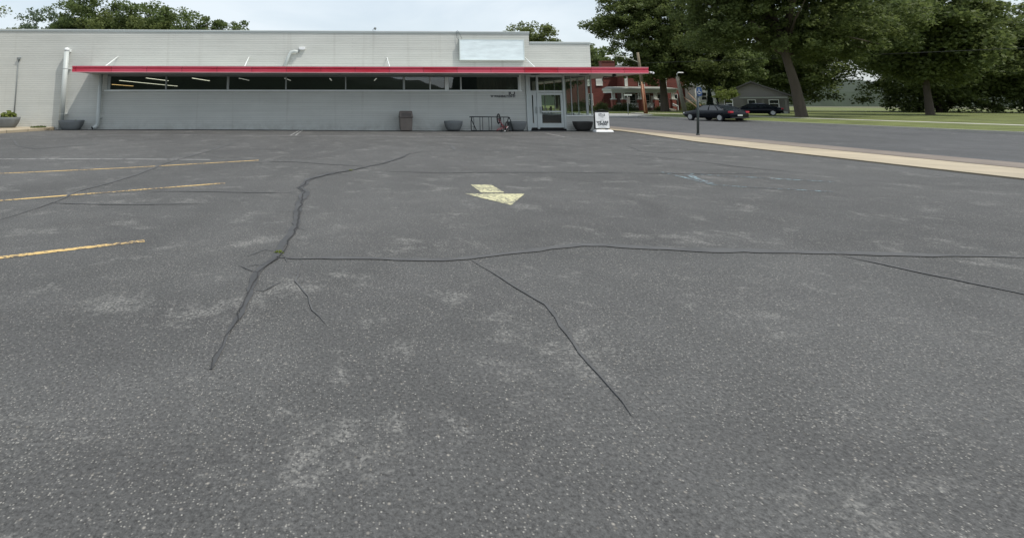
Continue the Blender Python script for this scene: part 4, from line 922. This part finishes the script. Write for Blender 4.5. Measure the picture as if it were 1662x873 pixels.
# ------------------------------------------------------------------ cars
def make_car(label, loc, rz):
    c = thing('parked_car', label, 'car', loc, rz, 'dark cars parked on the right')
    Lh, Wh = 2.62, 1.08                                           # half length (x forward = -x), half width
    side = [(-2.60, .42), (-2.62, .62), (-2.50, .80), (-1.55, .93), (-1.30, .95), (1.75, .98), (2.45, .96), (2.62, .78), (2.60, .42), (2.45, .26), (-2.45, .26)]
    st_ = [(-1.0, .96, .80), (0, 1, 1)]
    g = MB(); secs = []
    # loft cross-sections along the length
    xs = [-2.62, -2.50, -2.1, -1.6, -1.25, -.6, .2, 1.0, 1.7, 2.2, 2.5, 2.62]
    top = [.66, .80, .86, .92, .96, .97, .98, .99, 1.0, .99, .95, .80]
    wd = [.80, .95, 1.02, 1.05, 1.07, 1.08, 1.08, 1.08, 1.07, 1.04, .98, .88]
    V = []
    for x, t, w_ in zip(xs, top, wd):
        b = .24 if abs(x) < 2.4 else .34
        V += [(x, -w_ * .90, b), (x, -w_, b + .14), (x, -w_, t - .26), (x, -w_ * .93, t - .05), (x, -w_ * .80, t), (x, w_ * .80, t), (x, w_ * .93, t - .05), (x, w_, t - .26), (x, w_, b + .14), (x, w_ * .90, b)]
    k = 10; F = [(i * k + j, i * k + (j + 1) % k, (i + 1) * k + (j + 1) % k, (i + 1) * k + j) for i in range(len(xs) - 1) for j in range(k)]
    F += [tuple(range(k)), tuple((len(xs) - 1) * k + j for j in range(k))[::-1]]
    g.add(V, F, True); g.build('body', M['carpaint'], c)
    # cabin glass and roof
    def ring(x, z, w_): return [(x, -w_, z), (x, w_, z)]
    low = [(-1.32, .95), (2.05, .97)]; hi = [(-.55, 1.40), (.95, 1.41)]
    g = MB(); wl, wh = .90, .70
    g.add([(-1.32, -wl, .955), (2.05, -wl, .985), (2.05, wl, .985), (-1.32, wl, .955), (-.45, -wh, 1.405), (.95, -wh, 1.40), (.95, wh, 1.40), (-.45, wh, 1.405)], [(0, 1, 5, 4), (1, 2, 6, 5), (2, 3, 7, 6), (3, 0, 4, 7)])
    g.build('windows', M['car_glass'], c)
    g = MB(); g.add([(-.50, -wh - .015, 1.40), (1.0, -wh - .015, 1.395), (1.0, wh + .015, 1.395), (-.50, wh + .015, 1.40), (-.35, -wh + .12, 1.455), (.85, -wh + .12, 1.45), (.85, wh - .12, 1.45), (-.35, wh - .12, 1.455)], [(0, 1, 5, 4), (1, 2, 6, 5), (2, 3, 7, 6), (3, 0, 4, 7), (4, 5, 6, 7)], True)
    for s in (-1, 1):
        for (a, b) in (((-1.34, .955), (-.47, 1.41)), ((.28, .98), (.26, 1.41)), ((2.07, .985), (.97, 1.405)), ((1.35, .98), (.80, 1.40))):
            g.tube([(a[0], s * (wl + .005), a[1]), (b[0], s * (wh + .005), b[1])], .035, 6)
    g.build('roof', M['carpaint'], c)
    for s in (-1, 1):
        for x in (-1.65, 1.60):
            g = MB(); g.tube([(x, s * .84, .335), (x, s * 1.065, .335)], .335, 22, smooth=True); wh_ = g.build('wheel', M['rubber'], c)
            g = MB(); g.tube([(x, s * 1.05, .335), (x, s * 1.085, .335)], .225, 18)
            g.build('hubcap', M['hub'], wh_)
        g = MB(); y0, y1 = sorted((s * .62, s * .985)); g.box(2.40, 2.625, y0, y1, .74, .91); g.build('tail_light', M['tail'], c, .03)
        g = MB(); y0, y1 = sorted((s * .60, s * .93)); g.box(-2.60, -2.45, y0, y1, .60, .74); g.build('headlight', M['whiteplastic'], c, .03)
        g = MB(); g.box(-.95, -.80, min(s * .97, s * 1.16), max(s * .97, s * 1.16), .97, 1.08); g.build('mirror', M['carpaint'], c, .03)
    g = MB(); g.box(2.60, 2.64, -.24, .24, .50, .62); g.build('number_plate', M['lampgrey'], c)
    g = MB(); g.box(2.50, 2.66, -.90, .90, .30, .40); g.build('bumper', M['rubber'], c, .02)
    return c
CARZ = R(-88)
car = make_car('dark sedan parked at the far kerb, seen from its rear left corner', (33.0, 16.4, -.03), R(-82))
dup(car, (49.0, 31.4, .10), R(-35), 'second dark car mostly hidden, beyond the sedan in front of the bungalow')

# ------------------------------------------------------------------ trees
def make_tree(label, loc, ells, trunk_r, n_clump, per, clump_r, leaf, m, seed, group=None, base=0., name='tree', kind_m='bark', flat=.65, limbs=12, shell=.45):
    rnd = np.random.default_rng(seed)
    t = thing(name, label, 'tree', loc, 0, group)
    E = np.array(ells, float); vol = E[:, 3] * E[:, 4] * E[:, 5]; pick = rnd.choice(len(E), n_clump, p=vol ** .7 / (vol ** .7).sum())
    d = rnd.normal(size=(n_clump, 3)); d /= np.linalg.norm(d, axis=1)[:, None]
    rr = rnd.uniform(0, 1, n_clump) ** shell * rnd.uniform(.82, 1.2, n_clump)
    C = E[pick, :3] + d * rr[:, None] * E[pick, 3:6]
    cr_ = clump_r * rnd.uniform(.55, 1.35, n_clump)
    cnt = np.maximum(3, (per * (cr_ / clump_r) ** 2).astype(int)); idx = np.repeat(np.arange(n_clump), cnt)
    def fn(k):
        o = rnd.normal(size=(len(idx), 3)); o /= np.linalg.norm(o, axis=1)[:, None]; o *= (rnd.uniform(0, 1, len(idx)) ** .5)[:, None] * cr_[idx][:, None]
        o[:, 2] *= flat; return C[idx] + o
    V, k = leaf_cloud(0, fn, leaf, rnd, .35)
    addmesh('crown', quads_mesh('crown', V, k, m), t)
    g = MB(); cen = E[:, :3].mean(0); topz = float((E[:, 2]).max())
    z0 = float((E[:, 2] - E[:, 5]).min()); fork = Vector((cen[0] * .35, cen[1] * .35, max(z0 + .8, topz * .32)))
    g.tube([(0, 0, -.2), (0, 0, .15), (fork.x * .3, fork.y * .3, fork.z * .5), fork, (cen[0], cen[1], topz)], [trunk_r * 1.5, trunk_r * 1.12, trunk_r * .9, trunk_r * .75, trunk_r * .2], 12)
    for j in rnd.choice(n_clump, min(limbs, n_clump), replace=False):
        e = Vector(C[j]); s = fork.lerp(Vector((cen[0], cen[1], topz)), rnd.uniform(0, .6)); mid = s.lerp(e, .5) + Vector((0, 0, .08 * (e - s).length))
        g.tube([s, mid, e], [trunk_r * .38, trunk_r * .22, trunk_r * .06], 7)
    g.build('trunk', M[kind_m], t); return t

BG = 'trees rising behind the flat roof'
# skyline trees at the left: (x, y, top z, crown radius, label, mat, density)
sk = [(-57.5, 56, 16.2, 6.4, 'low tree at the far left end of the roof line', 'leafE', 1.5, .30),
      (-52.0, 57, 17.6, 4.6, 'thin airy blue green tree near the left edge of the skyline', 'leafC', .8, .30),
      (-47.8, 56, 17.0, 4.2, 'loose bluish tree left of the tallest crown', 'leafC', 1.0, .28),
      (-43.4, 55, 19.4, 5.6, 'tallest dark green tree of the skyline, touching the top of the picture', 'leafA', 1.9, .30),
      (-37.6, 57, 19.2, 5.2, 'full round green tree just right of the tallest crown', 'leafA', 1.8, .30),
      (-33.0, 55, 17.8, 4.6, 'bushy green tree in the middle of the left skyline', 'leafA', 1.6, .30),
      (-29.0, 56, 17.8, 5.2, 'last tall tree of the left group, sloping down to the right', 'leafA', 1.6, .30),
      (-32.2, 53, 15.4, 4.4, 'olive tree low in front of the tall skyline trees', 'leafE', 1.6, .28),
      (-39.5, 53, 15.6, 4.8, 'greyish olive tree low before the tallest crown', 'leafE', 1.6, .28),
      (-24.2, 56, 15.2, 2.8, 'very small tree top in the gap right of the tall group', 'leafA', 1.2, .26),
      (-20.8, 56, 16.4, 3.5, 'small lone dark tree top furthest right on the left skyline', 'leafA', 1.3, .26)]
for i, (x, y, top, r, lb, m, dn, lf) in enumerate(sk):
    make_tree(lb, (x, y, .1), [(0, 0, top - r, r, r, r), (r * .5, -r * .2, top - 1.75 * r, r * .85, r * .8, r * .9), (-r * .55, .2, top - 1.8 * r, r * .8, r * .8, r * .9), (0, 0, top - 2.6 * r, r, r, r * .8)], .28, int(150 * dn), int(92 * (.7 + .3 * dn)), r * .26, lf * .72, M[m], 100 + i, BG)
make_tree('round green tree rising behind the lower right wing of the store', (31.0, 55, .1), [(-.5, 0, 12.2, 4.6, 3.6, 2.9), (-3.2, 0, 10.6, 2.6, 2.6, 2.6), (3.8, 0, 8.8, 2.7, 2.4, 3.4), (0, 0, 7.5, 4, 4, 3)], .3, 270, 80, 1.0, .19, M['leafE'], 131, BG)
# big street tree in front of the brick house
make_tree('huge dark oak with a thick trunk on the lawn before the brick house', (54.6, 58.2, .1),
          [(-.5, 0, 15.0, 10.0, 9, 6.5), (-1.0, -1, 10.5, 6.2, 7, 4.2), (3.5, -2, 9.5, 8.5, 7, 4.5), (2, 0, 19, 8, 8, 6.5), (-5.4, -1, 17.2, 4.6, 4.5, 3.0), (8, 0, 14, 6, 6, 6), (-4.6, 0, 7.0, 2.8, 2.5, 1.3), (5, 0, 6.4, 4.5, 3, 1.6), (.5, -2, 7.8, 8.5, 5, 2.0), (7.5, 0, 8.2, 5.0, 4, 2.6), (-3.4, -3, 6.0, 3.8, 2.2, 1.5), (6.0, -3, 5.6, 5.0, 2.4, 1.7), (-9.9, 0, 15.6, 4.3, 3.4, 1.2), (-9.4, 0, 14.4, 3.0, 2.6, .9), (-6.2, 0, 20.0, 4.5, 4, 3.0)],
          .62, 1450, 78, 1.05, .20, M['leafB'], 7, limbs=26, shell=.40)
# large tree to the right whose boughs hang over the street
make_tree('large spreading tree whose dark boughs overhang the black sedan', (48.5, 24.5, .1),
          [(0, 0, 14.5, 11, 9, 6.0), (-6.5, 1, 11.2, 5.5, 5, 2.6), (5, 0, 10.5, 8, 7, 4.5), (-3, 0, 17, 7.5, 7, 5), (-9.0, 1, 15.2, 4.0, 3.5, 2.6), (2, -1, 8.2, 7, 5, 2.4), (-7.5, 1, 9.0, 4.5, 4, 1.8)],
          .5, 1150, 84, .95, .17, M['leafB'], 17, limbs=24, shell=.40)
make_tree('green tree filling the gap behind the sedan and the brick house', (66.5, 57, .1), [(0, 0, 8, 4.6, 4, 4.2), (-2.5, 0, 5.5, 3, 3, 2.2)], .3, 200, 80, 1.0, .2, M['leafA'], 21)
make_tree('small yellow green tree just behind the sedan', (49.2, 36.5, .1), [(0, 0, 2.6, 1.5, 1.3, 1.1)], .07, 46, 42, .42, .10, M['leafD'], 23, kind_m='bark')
for i, (x, y, z, r, lb) in enumerate(((82, 62, 17, 9, 'dark tree behind the grey bungalow, left of the other one'), (97, 52, 16, 10, 'tall dark tree at the right end of the street row'), (73, 33, 16, 7, 'round dark tree beside the grey bungalow on its right'), (112, 26, 17, 10, 'broad tree far across the open lawn, left of its neighbour'), (128, 2, 18, 11, 'farthest broad tree across the open lawn'), (104, 46, 16, 9, 'dark tree filling the gap beyond the lawn'))):
    make_tree(lb, (x, y, .1), [(0, 0, z - r * .6, r, r, r * .75), (0, 0, z - r * 1.1, r * .9, r * .9, r * .6)], .4, 520, 85, 1.5, .24, M['leafB'], 40 + i, 'trees at the right of the street')
for i, (x, y, z, r, lb) in enumerate(((53, 101, 15.4, 7, 'dark tree behind the brick house above the red canopy'), (44, 100, 13.6, 6, 'dark tree left of the house chimney, beyond the canopy end'), (64, 103, 16.5, 8, 'dark tree behind the right half of the brick house'))):
    make_tree(lb, (x, y, .1), [(0, 0, z - r * .6, r, r, r * .62), (0, 0, z - r * 1.1, r * .9, r * .9, r * .6)], .4, 300, 80, 1.4, .30, M['leafA'], 50 + i, 'trees behind the brick house')
# conifers, bushes, hedge
def cone_tree(x, y, h_, r, seed, lb):
    rnd = np.random.default_rng(seed); t = thing('cypress_tree', lb, 'tree', (x, y, .1), 0, 'narrow conifers')
    def fn(k):
        z = rnd.uniform(.04, 1, k); a = rnd.uniform(0, 6.28, k); rr = r * (1 - z) ** .7 * rnd.uniform(.5, 1.05, k); return np.stack([rr * np.cos(a), rr * np.sin(a), z * h_], 1)
    V, k = leaf_cloud(1600, fn, .13, rnd, .1); addmesh('crown', quads_mesh('crown', V, k, M['cypress']), t)
    g = MB(); g.tube([(0, 0, -.1), (0, 0, h_ * .8)], [.12, .03], 8); g.build('trunk', M['bark'], t)
cone_tree(57.6, 51, 3.9, .62, 61, 'shorter narrow dark conifer left of its taller neighbour'); cone_tree(59.4, 51, 4.8, .78, 62, 'taller narrow dark conifer right of its shorter neighbour')
def bush(name, label, loc, rx, ry, rz, n, leaf, m, seed, group=None):
    rnd = np.random.default_rng(seed); t = thing(name, label, 'bush', loc, 0, group)
    kc = max(10, n // 40); d = rnd.normal(size=(kc, 3)); d /= np.linalg.norm(d, axis=1)[:, None]; C = d * np.array([rx, ry, rz]) * (rnd.uniform(.3, .95, kc))[:, None]; C[:, 2] = np.abs(C[:, 2])
    def fn(k):
        i = rnd.integers(0, kc, k); o = rnd.normal(size=(k, 3)) * np.array([rx, ry, rz]).mean() * .16; p = C[i] + o; p[:, 2] = np.maximum(p[:, 2], .02); return p
    V, k = leaf_cloud(n, fn, leaf, rnd, .3); addmesh('foliage', quads_mesh('foliage', V, k, m), t)
    g = MB()
    for j in range(6): g.tube([(0, 0, -.05), tuple(C[j] * .8)], [.05, .015], 5)
    g.build('stem', M['bark'], t)
bush('bush', 'wide light green bush at the left foot of the house porch', (50.6, 64.2, .12), 2.9, 1.3, 1.45, 3400, .11, M['hedge'], 71, 'bushes round the brick house')
bush('bush', 'dark green bush at the left corner of the brick house', (46.9, 65.5, .12), 1.6, 1.2, 1.7, 2000, .12, M['leafB'], 72, 'bushes round the brick house')
bush('bush', 'low round bush by the porch steps', (58.6, 66.4, .12), 1.0, .7, .95, 1200, .10, M['leafB'], 73, 'bushes round the brick house')
bush('bush', 'broad dark hedge bush under the right windows of the brick house', (65.8, 66.3, .12), 3.6, 1.2, 1.7, 3400, .12, M['leafB'], 74, 'bushes round the brick house')
bush('bush', 'dark hedge seen through the shop window', (41.5, 62.5, .12), 3.0, 1.3, 1.9, 2600, .13, M['leafB'], 75, 'bushes round the brick house')
bush('bush', 'dark shrub in front of the grey bungalow', (57.0, 42.6, .12), 1.7, .9, 1.2, 1500, .10, M['hedge'], 76)
make_tree('bushy dark tree seen through the corner shop window', (39.5, 66, .1), [(0, 0, 8, 5, 4, 4), (-2, 0, 5.5, 4, 3, 2.6)], .3, 220, 70, 1.1, .22, M['leafA'], 81)
